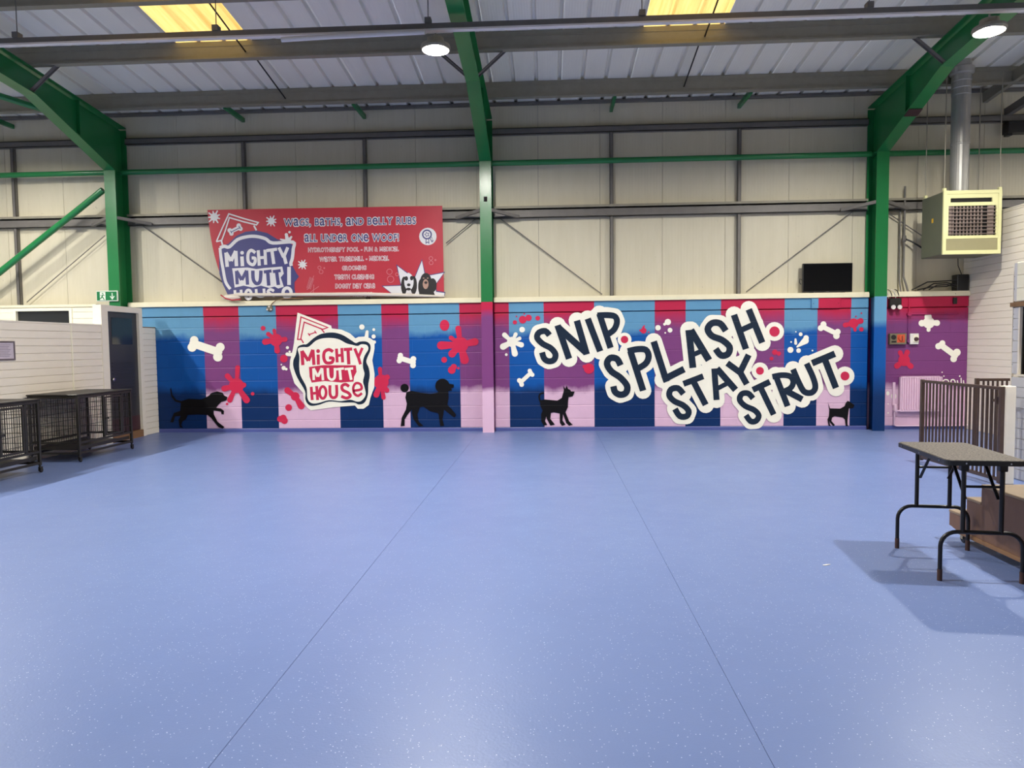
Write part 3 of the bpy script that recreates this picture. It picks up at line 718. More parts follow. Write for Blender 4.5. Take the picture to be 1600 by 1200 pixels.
# cream boarded wall further back on the left with a dark window
cw = empty('wall_cream', (0, 0, 0), label='cream boarded wall seen above the low partition', cat='wall', kind='structure')
CX1 = on_y(152, 490, WALL_Y).x
wa, wb_, wc, wd = on_y(27, 495, WALL_Y).x, on_y(110, 495, WALL_Y).x, 1.2, on_y(70, 486, WALL_Y).z
MB().box(X0, wa, WALL_Y, WALL_Y+.1, 0, 2.18).box(wb_, CX1, WALL_Y, WALL_Y+.1, 0, 2.18).box(wa, wb_, WALL_Y, WALL_Y+.1, 0, wc).box(wa, wb_, WALL_Y, WALL_Y+.1, wd, 2.18).build('core', M['cream_board'], cw)
boards_y(cw, WALL_Y, X0, CX1, 0, 2.17, .11, M['cream_board'], holes=[(wa, wb_, wc, wd)])
MB().box(X0, CX1, WALL_Y-.03, WALL_Y+.1, 2.18, 2.225).build('top_rail', M['fascia'], cw)
w1 = empty('window_1', (wa, WALL_Y, wc), label='dark window in the cream wall above the low partition', cat='window', kind='structure')
for q in ((wa-.05, wa, wc, wd+.05), (wb_, wb_+.05, wc, wd+.05), (wa, wb_, wd, wd+.05), (wa, wb_, wc-.05, wc)):
    shift(MB().box(q[0], q[1], WALL_Y-.035, WALL_Y-.018, q[2], q[3]), (wa, WALL_Y, wc)).build('window_frame', M['cream_board'], w1)
shift(MB().box(wa, wb_, WALL_Y+.02, WALL_Y+.03, wc, wd), (wa, WALL_Y, wc)).build('pane', M['dark_glass'], w1)
# tall boarded wall on the right
sw = empty('wall_side', (0, 0, 0), label='tall white boarded wall beside and below the hanging heater', cat='wall', kind='structure')
ZS = 3.36
MB().box(XS+.018, XS+.14, 9.0, 12.05, 0, ZS).build('core', M['white_board'], sw)
boards_x(sw, XS+.018, 9.0, 12.05, 0, ZS, .104, M['white_board'], -1)
MB().box(XS-.004, XS+.14, 9.0, 12.05, ZS+.001, ZS+.02).build('top_rail', M['white_board'], sw)
# kiosk corner nearer on the right
KX, KY = 4.82, 7.69
kw = empty('wall_kiosk', (0, 0, 0), label='near white boarded kiosk wall at the right edge with serving window', cat='wall', kind='structure')
KT, KW = 2.235, 7.572
kh = (5.6, KW, 1.09, 1.78)
MB().box(KX+.018, KX+.14, 3.0, 5.6, 0, KT).box(KX+.018, KX+.14, KW, KY-.001, 0, KT).box(KX+.018, KX+.14, 5.6, KW, 0, 1.09).box(KX+.018, KX+.14, 5.6, KW, 1.78, KT).build('core', M['white_board'], kw)
MB().box(KX+.14, 6.74, KY-.14, KY-.03, 0, KT).build('end_wall', M['white_board'], kw)
boards_x(kw, KX+.018, 3.0, KY-.014, 0, 1.07, .106, M['shaded_board'], -1)
boards_x(kw, KX+.018, 3.0, 5.58, 1.09, 1.78, .106, M['shaded_board'], -1)
MB().box(KX-.004, KX+.14, KY-.012, KY, 0, KT).build('corner_trim', M['white_board'], kw)
for i in range(6): MB().box(KX, KX+.018, KW+.014, KY-.014, 1.095+i*.1145, 1.205+i*.1145).build('board', M['shaded_board'], kw)
MB().box(KX, KX+.018, KW+.014, KY-.014, 1.84, KT).build('jamb_board', M['shaded_board'], kw)
for i in range(16): MB().lathe([(.004, 0), (.003, -.003)], (KX-.0001, KY-.022, .15+i*.13), 8, 'x').build('screw', M['dark'], kw)
MB().box(KX-.03, KX+.018, 5.2, KY-.004, 1.785, 1.83).build('head_rail', M['wood'], kw)
MB().box(KX-.012, KX+.018, 5.2, KW+.012, 1.835, KT).build('sign_backing', M['white_board'], kw)
boards_x(kw, KX-.012, 5.2, KW+.012, 1.837, KT, .133, M['cream_board'], -1)
MB().box(KX-.006, KX+.12, KW-.012, KW+.012, 1.09, 1.78).build('window_frame', M['white_board'], kw)
MB().box(KX+.02, KX+.12, KW-.03, KW-.0125, 1.09, 1.78).box(KX+.02, KX+.12, 5.6, KW-.031, 1.70, 1.78).build('window_reveal', M['dark'], kw)
MB().box(KX+.121, KX+.13, 5.6, KW-.031, 1.09, 1.70).build('shutter', M['wood'], kw)
MB().box(KX-.012, KX+.12, 5.55, KW+.02, 1.072, 1.088).build('sill', M['white_board'], kw)

# ------------------------------------------------------------------ lamps and their trunking
tz = 5.075
tr = empty('lighting_trunking', (0, 8.3, tz), label='long grey lighting trunking hung across the hall under the roof', cat='trunking')
def T(mb, n, mt): return shift(mb, (0, 8.3, tz)).build(n, mt, tr)
T(MB().box(X0, X1, 8.27, 8.33, tz-.005, tz+.055), 'channel', M['rail'])
T(MB().box(X0, X1, 8.266, 8.334, tz-.026, tz-.006), 'cover', M['white_plastic'])
for px, py in ((27, 57), (338, 47), (669, 33), (1003, 22), (1358, 10), (1690, 0)):
    x = on_y(px, py, 8.3).x
    T(MB().box(x-.035, x+.035, 8.255, 8.345, tz+.056, tz+.12), 'hanger_clip', M['rail'])
    T(MB().tube([(x, 8.3, tz+.12), (x, 8.3, roof_z(8.3)-.02)], .006, 6), 'hanger_wire', M['rail'])
q = [on_y(440, 62, 8.22), on_y(520, 57, 8.22), on_y(600, 53, 8.22), on_y(664, 50, 8.22)]
cs_ = empty('cable_sleeve', q[0], label='pale flexible cable sleeve slung along the trunking, left of the middle lamp', cat='cable')
shift(MB().tube(q, .03, 8), q[0]).build('sleeve', M['white_plastic'], cs_)
for y in (4.3,):
    o = empty('lighting_trunking', (0, y, tz), label='grey lighting trunking overhead, second row from the mural wall', cat='trunking')
    shift(MB().box(X0, X1, y-.03, y+.03, tz-.005, tz+.055), (0, y, tz)).build('channel', M['rail'], o)
    shift(MB().box(X0, X1, y-.038, y+.038, tz-.045, tz-.006), (0, y, tz)).build('cover', M['white_plastic'], o)
    for x in (-8, -2, 4, 10): shift(MB().tube([(x, y, tz+.05), (x, y, roof_z(y)-.02)], .006, 6), (0, y, tz)).build('hanger_wire', M['rail'], o)
LL = ['round high bay lamp hanging just left of the middle green frame', 'round high bay lamp by the right green frame above the heater', 'round high bay lamp over the left partition',
      'overhead lamp of the second row, in line with the middle frame', 'overhead lamp of the second row, above the grooming table', 'overhead lamp of the second row, over the left partition',
      'overhead lamp beyond the tall boarded wall, far row', 'overhead lamp beyond the kiosk, second row',
      'added overhead lamp behind the left partition, sharpening its floor shadow', 'smaller overhead lamp near the cream wall behind the left partition']
lamp = empty('high_bay_lamp', (0, 0, 0), label=LL[0], cat='lamp', group='high bay lamps')
mb = MB().lathe([(.152, -.024), (.16, -.024), (.172, .0), (.165, .03), (.10, .055), (.095, .11), (.06, .12), (.03, .125)], (0, 0, 0), 28)
del mb.f[-2]; del mb.smooth[-2]; mb.build('housing', M['galv'], lamp)
mb = MB().lathe([(.151, -.024), (.135, -.003), (.088, 0)], (0, 0, 0), 28); mb.f = mb.f[:-2]; mb.smooth = mb.smooth[:-2]; mb.build('reflector', M['white_plastic'], lamp)
MB().lathe([(.08, -.006), (.087, .002)], (0, 0, 0), 28).build('lens', M['lens'], lamp)
MB().tube([(0, 0, .12), (0, 0, .165)], .012, 8).build('hook', M['chrome'], lamp)
for i, (x, y) in enumerate(LAMPS):
    o = lamp if i == 0 else copy_tree(lamp)
    o.location = (x, y, LAMP_Z); o['label'] = LL[i]
    if y > 10: o.scale = (.42, .42, .42)

# ------------------------------------------------------------------ banner
BQ = [(324, 328), (691, 321.5), (694, 463), (357, 464)]
BY = 11.905
def banner_map(px, py, d):
    v = (py-325)/138.; rip = .006*math.sin(px*.055+v*1.2)+.005*math.sin(px*.021+2)*v+.004*math.sin(v*7+px*.01)
    return on_y(px, py, BY+rip-d)
bn = empty('banner', (on_y(510, 395, BY).x, BY, 2.25), label='red printed vinyl banner hung on the cream cladding above the mural', cat='banner')
BO = tuple(bn.location)
mb = MB(); nx, ny = 48, 14; vs = []
for j in range(ny+1):
    for i in range(nx+1):
        u, v = i/nx, j/ny
        e = 6*math.sin(PI*v)*(1-u)**3
        px = (1-v)*((1-u)*BQ[0][0]+u*BQ[1][0])+v*((1-u)*BQ[3][0]+u*BQ[2][0])-e
        py = (1-v)*((1-u)*BQ[0][1]+u*BQ[1][1])+v*((1-u)*BQ[3][1]+u*BQ[2][1])
        vs.append(banner_map(px, py, 0))
mb.add(vs, [(j*(nx+1)+i, j*(nx+1)+i+1, (j+1)*(nx+1)+i+1, (j+1)*(nx+1)+i) for j in range(ny) for i in range(nx)], True)
shift(mb, BO).build('cloth', M['b_red'], bn)
Z7, Z8 = ((310, 310), 7.06), ((430, 310), 5.714)
def B(z, off): return Flat(z[0], z[1], off=off, mapper=banner_map)
def bb(t, n, mt): return t.build(n, M[mt], bn, BO)
for c, r in (((175, 205), 42), ((805, 250), 36), ((1150, 730), 32)):
    t = B(Z7, .004); t.disc(c[0], c[1], r)
    for k in range(9):
        a_ = k*2*PI/9+.3; L = r*(1.75 if k % 2 else 1.45); t.caps(c, (c[0]+L*math.cos(a_), c[1]+L*math.sin(a_)), r*.6, r*.34)
    bb(t, 'print_splash', 'b_white')
t = B(Z7, .004)
t.disc(970, 400, 18); t.disc(1005, 372, 14); t.caps((985, 470), (970, 405), 50, 30); t.caps((990, 470), (1025, 425), 40, 22); t.caps((960, 470), (905, 450), 36, 12)
bb(t, 'print_splash', 'b_white')
bb(B(Z7, .005).poly([(330, 500), (420, 412), (520, 367), (640, 355), (760, 382), (870, 450), (1010, 490), (1045, 520), (1035, 740), (1085, 830), (1110, 862), (1060, 925), (1060, 1000), (1080, 1085), (335, 1085), (270, 950), (232, 830), (225, 560), (270, 520)]), 'print_badge', 'b_navy')
t = B(Z7, .0065)
t.ribbon([(238, 545), (285, 528), (340, 535), (430, 455), (540, 422), (640, 420), (740, 445), (820, 492), (1042, 482), (1046, 560), (1036, 660), (1020, 715), (1026, 745)], 36)
t.ribbon([(238, 545), (248, 640), (270, 770), (300, 920), (352, 1000)], 32); t.ribbon([(1000, 755), (1000, 955)], 40)
t.ribbon([(198, 478), (258, 462), (292, 370), (342, 212), (500, 258), (640, 292), (660, 266), (500, 222), (336, 170), (262, 330), (198, 478)], 15, False)
t.ribbon([(252, 462), (266, 512)], 18); t.ribbon([(612, 300), (640, 352)], 18)
t.bone((355, 368), (455, 320), 44, [(345, 352, 25), (365, 388, 24), (445, 300, 25), (465, 335, 24)])
STR = (([(318, 755), (304, 598)], 38), ([(304, 598), (360, 690)], 38), ([(360, 690), (412, 580)], 38), ([(412, 580), (420, 748)], 38), ([(480, 640), (486, 748)], 38), ([(628, 600), (582, 572), (548, 612), (552, 700), (600, 732), (626, 700), (622, 660), (588, 658)], 34), ([(660, 572), (672, 742)], 34), ([(734, 566), (742, 732)], 34), ([(662, 655), (738, 650)], 32), ([(752, 576), (868, 560)], 34), ([(810, 570), (832, 724)], 36), ([(888, 542), (940, 650)], 34), ([(986, 540), (940, 650)], 34), ([(942, 620), (968, 722)], 36),
                ([(402, 1012), (406, 1085)], 30), ([(470, 1008), (476, 1085)], 30), ([(402, 1055), (475, 1050)], 26), ([(636, 1000), (650, 1072), (720, 1072), (722, 995)], 30), ([(834, 1022), (795, 1004), (766, 1030), (800, 1056), (842, 1082)], 30))
spell(B, Z7, .0066, STR, (4, 1, 1, 3, 2, 3, 3, 1, 1), 'badge_letter', lambda t: bb(t, 'badge_letter', 'b_white'), {1: (482, 600, 20)})
for (cx, cy, rx, ry, wd) in ((552, 1060, 32, 50, 30), (978, 1040, 44, 52, 36)): t_ = B(Z7, .0066); t_.ribbon([(cx+rx*math.cos(2*PI*i/12), cy+ry*math.sin(2*PI*i/12)) for i in range(12)], wd, True, True); bb(t_, 'badge_letter', 'b_white')
tp = B(Z7, .0066); tp.poly([(372, 772), (540, 762), (640, 780), (720, 768), (925, 752), (942, 830), (908, 872), (942, 975), (880, 994), (840, 972), (780, 988), (690, 962), (600, 984), (500, 962), (400, 984), (388, 880)])
bb(tp, 'badge_panel', 'b_white'); bb(t, 'badge_outline', 'b_white')
STR = (([(428, 948), (420, 800)], 36), ([(420, 800), (478, 900)], 36), ([(478, 900), (532, 796)], 36), ([(532, 796), (542, 952)], 36), ([(600, 796), (606, 895), (642, 940), (680, 912), (690, 796)], 38), ([(722, 812), (806, 800)], 34), ([(764, 806), (776, 962)], 38), ([(822, 808), (908, 796)], 34), ([(862, 802), (882, 955)], 38))
spell(B, Z7, .0092, STR, (4, 1, 2, 2), 'badge_letter', lambda t: bb(t, 'badge_letter', 'b_navy'))
t = B(Z7, .0092)
t.ribbon([(360, 372), (458, 322)], 8); t.ribbon([(354, 356), (368, 384)], 8); t.ribbon([(446, 304), (464, 336)], 8)
bb(t, 'print_bone_outline', 'b_navy')
# lettering from the built-in font, each letter fitted to one height
FONT = {}
def glyph(ch, off):
    k = (ch, off)
    if k not in FONT:
        cu = bpy.data.curves.new('g', 'FONT'); cu.body = ch; cu.offset = off; cu.resolution_u = 4
        ob = bpy.data.objects.new('g', cu); COL.objects.link(ob)
        me = bpy.data.meshes.new_from_object(ob)
        FONT[k] = ([tuple(v.co[:2]) for v in me.vertices], [tuple(p.vertices) for p in me.polygons])
        bpy.data.objects.remove(ob); bpy.data.curves.remove(cu); bpy.data.meshes.remove(me)
    return FONT[k]
def letters(mt, dz, name, text, x0, x1, yl, yr, hgt, off, sp=.10):
    """caps and small letters all as tall as the capitals, fitted between x0 and x1"""
    items = []; x = 0
    for ch in text:
        if ch == ' ': x += .42; continue
        v, f = glyph(ch, .012); xs = [p[0] for p in v]; ys = [p[1] for p in v]
        s = .70/max(ys) if ch.isalpha() and not ch == 'Q' else 1
        items.append((ch, s, x-min(xs)*s)); x += (max(xs)-min(xs))*s+sp
    k = (x1-x0)/(x-sp); hs = hgt/.70
    for i, (ch, s, ox) in enumerate(items):
        v, f = glyph(ch, off); t = B(Z8, dz+(i % 6)*2.5e-5)
        pts = [(x0+(ox+p[0]*s)*k, yl+(yr-yl)*((ox+p[0]*s)*k/(x1-x0))-p[1]*s*hs) for p in v]
        t.mb.add([t._p(p) for p in pts], f); bb(t, name, mt)
LINES = [('WaGS, BaTHS, aND BeLLY RUBS', 80, 1255, 245, 228, 62), ('aLL UNDeR ONe WOOF!', 262, 1102, 386, 380, 64), ('HYDROTHeRaPY POOL - FUN & MeDiCaL', 295, 1102, 478, 468, 36), ('WaTeR TReaDMiLL - MeDiCaL', 395, 1015, 562, 552, 38), ('GROOMiNG', 598, 812, 640, 636, 36), ('TeeTH CLeaNiNG', 530, 882, 720, 718, 38), ('DOGGY DaY CaRe', 538, 890, 802, 798, 38), ('DOG TRaiNiNG', 580, 866, 880, 874, 36)]
for i, L in enumerate(LINES):
    letters('b_white', .004, 'letter_outline', *L, .078 if i < 2 else .065); letters('b_navy' if i < 2 else 'b_red', .0066, 'letter', *L, .010 if i < 2 else -.006)
bb(B(Z8, .0035).poly([(948, 780), (1118, 772), (1080, 588), (1242, 706), (1310, 540), (1345, 688), (1518, 654), (1436, 770), (1442, 826), (1520, 836), (1512, 872), (1060, 868)]), 'print_star_edge', 'b_navy')
t = B(Z8, .0042).poly([(962, 785), (1126, 780), (1090, 602), (1244, 718), (1310, 556), (1338, 697), (1506, 664), (1428, 772), (1436, 834), (1512, 844), (1508, 872), (1062, 864)])
t.disc(1363, 340, 78); bb(t, 'print_star', 'b_white')
t = B(Z8, .0052); t.ribbon([(1355+38*math.cos(2*PI*i/14), 322+38*math.sin(2*PI*i/14)) for i in range(14)], 12, True, True)
t.ribbon([(1355+(20 if i % 2 else 11)*math.cos(2*PI*i/10), 322+(20 if i % 2 else 11)*math.sin(2*PI*i/10)) for i in range(10)], 5, False, True); t.ribbon([(1348, 360), (1346, 400), (1360, 390), (1372, 400), (1370, 360)], 7, False); t.ribbon([(1380, 352), (1400, 388), (1408, 375), (1412, 385), (1395, 345)], 7, False)
bb(t, 'print_rosette', 'b_navy')
t = B(Z8, .0052)
t.disc(1150, 778, 27, 80); t.disc(1236, 775, 30, 82); t.disc(1345, 745, 52, 80); t.disc(1300, 790, 24, 70); t.disc(1406, 775, 36, 62); t.poly([(1280, 870), (1300, 800), (1400, 800), (1430, 870)])
bb(t, 'print_dogs', 'b_black')
t = B(Z8, .0066); t.disc(1194, 745, 42, 76); t.disc(1190, 690, 20, 26); bb(t, 'print_dogs', 'b_white')
t = B(Z8, .0074); t.disc(1170, 715, 16, 20); t.disc(1218, 712, 15, 20); t.disc(1192, 772, 16, 13); t.disc(1190, 810, 22, 12); bb(t, 'print_dogs', 'b_black')
t = B(Z8, .0074); t.disc(1343, 765, 26, 44); t.disc(1325, 712, 8, 5); t.disc(1362, 712, 8, 5); t.poly([(1135, 868), (1150, 850), (1240, 850), (1250, 868)]); bb(t, 'print_dogs', 'b_tan')
t = B(Z8, .0080); t.disc(1345, 752, 14, 12); bb(t, 'print_dogs', 'b_black')
for (cx, cy, r) in ((1020, 655, 24), (1030, 722, 29), (1088, 678, 14), (1390, 535, 16), (1392, 575, 17), (1430, 550, 6), (395, 618, 14), (410, 655, 17), (438, 622, 5)): t = B(Z8, .0045); t.ribbon([(cx+r*math.cos(2*PI*i/10), cy+r*math.sin(2*PI*i/10)) for i in range(10)], 5, True, True); bb(t, 'print_bubble', 'b_pale')
t = B(Z8, .0045)
for i in range(7): t.ribbon([(310+i*6, 700+i*3), (280+i*6, 800+i*2)], 3)
t.ribbon([(345, 690), (300, 800), (280, 810)], 5); t.ribbon([(390, 785), (310, 840)], 5); t.ribbon([(345, 770), (340, 850)], 5)
bb(t, 'print_comb', 'b_pale')
pts = [on_y(x, y, 11.855) for x, y in ((352, 462), (380, 460.5), (430, 460.5), (500, 460), (570, 459.5), (640, 461.5), (694, 463))]
shift(MB().tube(pts, .03, 8, radii=[.016, .030, .027, .030, .032, .026, .016]), BO).build('rolled_edge', M['b_back'], bn)
t = MB(); c0 = on_y(362, 465, 11.80)
t.lathe([(.004, -.17), (.03, -.14), (.05, -.06), (.055, 0), (.05, .06), (.03, .11), (.006, .15)], c0, 10, 'x')
shift(t, BO).build('rolled_corner', M['b_back'], bn)
t = MB().tube([on_y(345, 461, 11.80), on_y(352, 466, 11.76), on_y(362, 469, 11.75), on_y(376, 468, 11.78)], .012, 6); shift(t, BO).build('folded_hem', M['b_red'], bn)

# ------------------------------------------------------------------ things on the mural wall
# television on the ledge
a, b = on_y(1254, 412, 11.93), on_y(1331, 455, 11.93)
tv = empty('television', ((a.x+b.x)/2, 11.93, 2.241), label='black flat television standing on the cream ledge beside the blue footed column', cat='television')
hw, ht = (b.x-a.x)/2, a.z-2.241
MB().bbox(-hw, hw, -.02, .03, .012, ht, .006).build('case', M['black'], tv)
MB().box(-hw+.012, hw-.012, -.0215, -.0202, .03, ht-.012).build('screen', M['screen'], tv)
MB().box(-.03, .03, -.0218, -.0203, .016, .024).build('badge', M['pewter'], tv)
for s in (-1, 1): MB().box(s*.25-.02, s*.25+.02, -.05, .06, 0, .012).build('foot', M['black'], tv)
MB().tube([(-hw, .02, ht*.45), (-hw-.03, .03, ht*.5), (-hw-.035, .03, ht*.36), (-hw-.01, .03, ht*.3)], .006, 6).build('cable', M['black'], tv)
# exit sign on the left column
a, b = on_y(150, 454.5, 11.62), on_y(184, 470.5, 11.62)
es = empty('exit_sign', ((a.x+b.x)/2, 11.655, b.z), label='green running man emergency exit sign with down arrow', cat='sign')
sw2, sh2 = (b.x-a.x)/2, a.z-b.z
MB().bbox(-sw2, sw2, -.035, 0, 0, sh2, .006).build('case', M['sign_white'], es)
MB().box(-sw2+.012, sw2-.012, -.037, -.0355, .014, sh2-.014).build('face', M['sign_green'], es)
def sg(z0): return lambda pts, y: MB().add([((p[0]-.5)*2*sw2, y, p[1]*sh2) for p in pts], tessellate_polygon([[Vector((p[0], p[1], 0)) for p in pts]]))
q = sg(0)
q([(.18, .12), (.44, .12), (.44, .88), (.18, .88)], -.0385).build('doorway', M['sign_white'], es)
mn = MB()
for pts in ([(.26, .76), (.32, .80), (.36, .74), (.31, .68)], [(.24, .60), (.36, .66), (.40, .52), (.37, .50), (.34, .58), (.31, .46), (.36, .30), (.40, .14), (.36, .13), (.31, .28), (.28, .36), (.24, .24), (.14, .22), (.14, .28), (.21, .31), (.26, .50), (.28, .58), (.20, .54), (.19, .58)]):
    z = q(pts, -.0395); mn.add(z.v, z.f)
mn.build('running_man', M['sign_green'], es)
mn = MB()
for pts in ([(.735, .78), (.775, .78), (.775, .24), (.735, .24)], [(.755, .14), (.64, .46), (.68, .50), (.755, .30), (.83, .50), (.87, .46)]):
    z = q(pts, -.0385-.0002*len(mn.v)); mn.add(z.v, z.f)
mn.build('arrow', M['sign_white'], es)
# little bulkhead lamp with cable above the mural
p = on_y(421, 482, WALL_Y-.03)
wl = empty('bulkhead_lamp', (p.x, WALL_Y-.006, p.z), label='small white bulkhead fitting with brown cable, below the red banner', cat='lamp')
MB().lathe([(.055, 0), (.055, -.015), (.045, -.03), (.02, -.045)], (0, 0, 0), 14, 'y').build('body', M['boxgrey'], wl)
for dx, dz in ((0, .028), (-.032, -.02), (.032, -.02)): MB().lathe([(.014, -.03), (.016, -.045), (.008, -.055)], (dx, 0, dz), 10, 'y').build('bulb', M['white_plastic'], wl)
MB().tube([(.02, -.02, .04), (.06, -.055, .08), (.13, -.065, .13), (.26, -.07, .155), (.42, -.07, .16), (.6, -.07, .155)], .008, 6).build('cable', M['wood'], wl)
# painted trunking box near the right column
a, b = on_y(1268, 466.5, WALL_Y-.03), on_y(1313, 481.5, WALL_Y-.03)
jb = empty('junction_box', ((a.x+b.x)/2, WALL_Y-.006, b.z), label='flat box in stripe paint just left of the blue footed column', cat='box')
MB().bbox(a.x-jb.location.x, b.x-jb.location.x, -.03, 0, 0, a.z-b.z, .004).build('box', M['mural'], jb)
for s in (-1, 1): MB().lathe([(.006, 0), (.005, -.004)], (s*.2, -.03, .08), 8, 'y').build('screw', M['dark'], jb)
# emergency twin spot
p0, p1 = on_y(1389, 466, 11.82), on_y(1408, 481, 11.82)
tw = empty('twin_spot_light', ((p0.x+p1.x)/2, WALL_Y-.006, p1.z), label='black emergency light with two white spots beside the blue column', cat='lamp')
hw = (p1.x-p0.x)/2
MB().bbox(-hw, hw, -.075, 0, 0, p0.z-p1.z, .01).build('case', M['black'], tw)
for s in (-.05, .05): MB().lathe([(.02, -.075), (.034, -.095), (.036, -.115), (.02, -.112)], (s, 0, .01), 12, 'y').build('spot', M['white_plastic'], tw)
for k in range(4):
    x = -hw+.01+k*.055
    MB().tube([(x, -.02, p0.z-p1.z), (x-.02, -.045, .22), (x-.05, -.06, .275), (x-.09, -.052, .30)], .006, 6).build('cable', M['black' if k % 2 else 'white_plastic'], tw)
# control panel, isolator, conduit
a, b = on_y(1391, 521, 11.80), on_y(1417, 538, 11.80)
cp = empty('control_panel', ((a.x+b.x)/2, WALL_Y-.001, b.z), label='grey control panel with orange dial on the purple wall', cat='switch')
hw, ht = (b.x-a.x)/2, a.z-b.z
MB().bbox(-hw, hw, -.07, 0, 0, ht, .006).build('case', M['boxgrey'], cp)
MB().box(-.02, hw-.03, -.073, -.071, .03, ht-.02).build('dial_plate', M['orange'], cp)
MB().lathe([(.05, -.073), (.046, -.09), (.02, -.092)], (.05, 0, ht*.55), 16, 'y').build('dial', M['orange'], cp)
MB().box(.046, .054, -.1, -.091, ht*.55-.04, ht*.55+.04).build('dial_grip', M['maroon'], cp)
MB().lathe([(.04, -.07), (.036, -.08), (.01, -.081)], (-hw*.55, 0, ht*.66), 14, 'y').build('gauge', M['black'], cp)
MB().box(-hw*.8, -hw*.25, -.078, -.0705, ht*.18, ht*.32).build('switch', M['black'], cp)
a, b = on_y(1424, 521, 11.80), on_y(1437, 538, 11.80)
iso = empty('isolator_switch', ((a.x+b.x)/2, WALL_Y-.001, b.z), label='white isolator switch with red and yellow rotary handle on the purple wall', cat='switch')
hw, ht = (b.x-a.x)/2, a.z-b.z
MB().bbox(-hw, hw, -.05, 0, 0, ht, .006).build('case', M['white_plastic'], iso)
MB().bbox(-hw+.05, hw-.004, -.06, -.0505, .035, ht-.03, .004).build('handle_plate', M['cream_board'], iso)
MB().lathe([(.035, -.06), (.03, -.085), (.02, -.087)], (hw*.3, 0, ht*.48), 12, 'y').build('handle', M['maroon'], iso)
cx = on_y(1420, 500, 11.86).x; zb = on_y(1420, 533, 11.86).z
cdt = empty('painted_conduit', (cx, 11.86, zb), label='thin painted conduit running down the purple wall to the switches', cat='pipe')
zt = 2.155
MB().tube([(0, 0, 0), (0, 0, zt-zb-.02)], .012, 8).build('pipe', M['mural'], cdt)
MB().lathe([(.032, .02), (.034, 0), (.034, -.03)], (0, 0, zt-zb-.28), 12, 'y').build('box', M['mural'], cdt)
MB().tube([(0, 0, zt-zb-.28), (.78, 0, zt-zb-.28)], .012, 8).build('pipe', M['mural'], cdt)
MB().lathe([(.026, .02), (.028, 0), (.026, -.02)], (0, 0, .0), 12, 'y').build('box', M['mural'], cdt)
gp = empty('grey_conduit', (cx, 11.96, 2.24), label='pair of grey conduits rising up the cladding beside the heater', cat='pipe')
MB().tube([(-.02, -.06, -.1), (-.01, -.075, .0), (-.03, -.05, .12), (-.05, 0, .25), (-.05, 0, 1.7)], .016, 8).build('pipe', M['rail'], gp)
MB().tube([(-.10, -.03, 0), (-.11, .01, .2), (-.11, .02, 1.35)], .012, 8).build('pipe', M['rail'], gp)
MB().lathe([(.03, -.05), (.036, 0), (.03, .05)], (-.05, 0, .86), 10).build('coupling', M['rail'], gp)
MB().tube([(-.05, -.01, .86), (.05, -.06, .80), (.16, -.12, .70), (.30, -.2, .66), (.42, -.28, .68)], .014, 8).build('cable', M['black'], gp)
MB().tube([(.40, -.22, 1.03), (.33, -.2, .95), (.30, -.2, .86), (.36, -.22, .84)], .014, 8).build('cable', M['black'], gp)
p = on_y(1492, 470, 11.86)
sb = empty('sensor_box', (p.x, WALL_Y-.006, p.z-.05), label='tiny black box high in the crimson corner', cat='box')
MB().bbox(-.028, .028, -.035, 0, 0, .1, .004).build('case', M['black'], sb)
MB().tube([(0, -.02, .1), (.01, -.03, .14), (-.01, -.04, .17)], .005, 6).build('cable', M['wood'], sb)
# dark box with cables in the corner of the ledge
cb = empty('cable_box', (6.62, 11.9, 2.242), label='dark box trailing black cables at the right end of the ledge', cat='box')
MB().bbox(-.06, .12, -.05, .12, 0, .26, .008).build('box', M['black'], cb)
for k, zc in enumerate((.10, .13, .07, .16)):
    MB().tube([(-.06, -.03, .05+k*.04), (-.22, -.05+.01*k, zc), (-.38-.05*k, -.05, zc*.9), (-.50-.09*k, -.04, .02)], .010, 6).build('cable', M['black'], cb)
MB().tube([(0, -.05, .26), (-.04, -.02, .4), (-.05, -.02, .62)], .007, 6).build('cable', M['black'], cb)
# radiator
a, b = on_y(1407, 588, 11.80), on_y(1471, 643, 11.80)
ra = empty('radiator', ((a.x+b.x)/2, 11.80, b.z), label='pink painted panel radiator low on the wall behind the open gate', cat='radiator')
hw, ht = (b.x-a.x)/2, a.z-b.z
pr = []; nf = 16; st = 2*(hw-.02)/nf
for i in range(nf):
    x = -hw+.02+i*st; pr += [(x, 0), (x+st*.15, -.02), (x+st*.6, -.02), (x+st*.75, 0)]
pr += [(hw-.02, .0), (hw-.02, .01), (-hw+.02, .01)]
MB().prism(pr, 'z', .03, ht-.03).build('panel', M['radiator'], ra)
MB().bbox(-hw, hw, -.012, .05, 0, .029, .004).build('bottom_rail', M['radiator'], ra)
MB().bbox(-hw, hw, -.012, .05, ht-.029, ht-.012, .003).build('top_rail', M['radiator'], ra)
MB().box(-hw, -hw+.018, -.01, .05, .03, ht-.03).box(hw-.018, hw, -.01, .05, .03, ht-.03).build('side_cover', M['radiator'], ra)
g = MB()
for i in range(22): x = -hw+.03+i*(2*hw-.06)/22; g.box(x, x+.014, -.008, .048, ht-.011, ht)
tag(g.build('grille', M['radiator'], ra), kind='stuff')
for s in (-.4, .4): MB().box(s-.02, s+.02, .051, .079, .1, ht-.1).build('bracket', M['radiator'], ra)
MB().lathe([(.02, -.02), (.028, 0), (.028, .06), (.02, .1)], (-hw-.07, .01, .02), 10).build('valve', M['radiator'], ra)
MB().tube([(-hw, .01, .015), (-hw-.07, .01, .015), (-hw-.075, .02, -.05), (-hw-.075, .04, -.22), (-hw-.03, .045, -.235), (hw+.7, .045, -.235)], .014, 8).build('pipe', M['radiator'], ra)
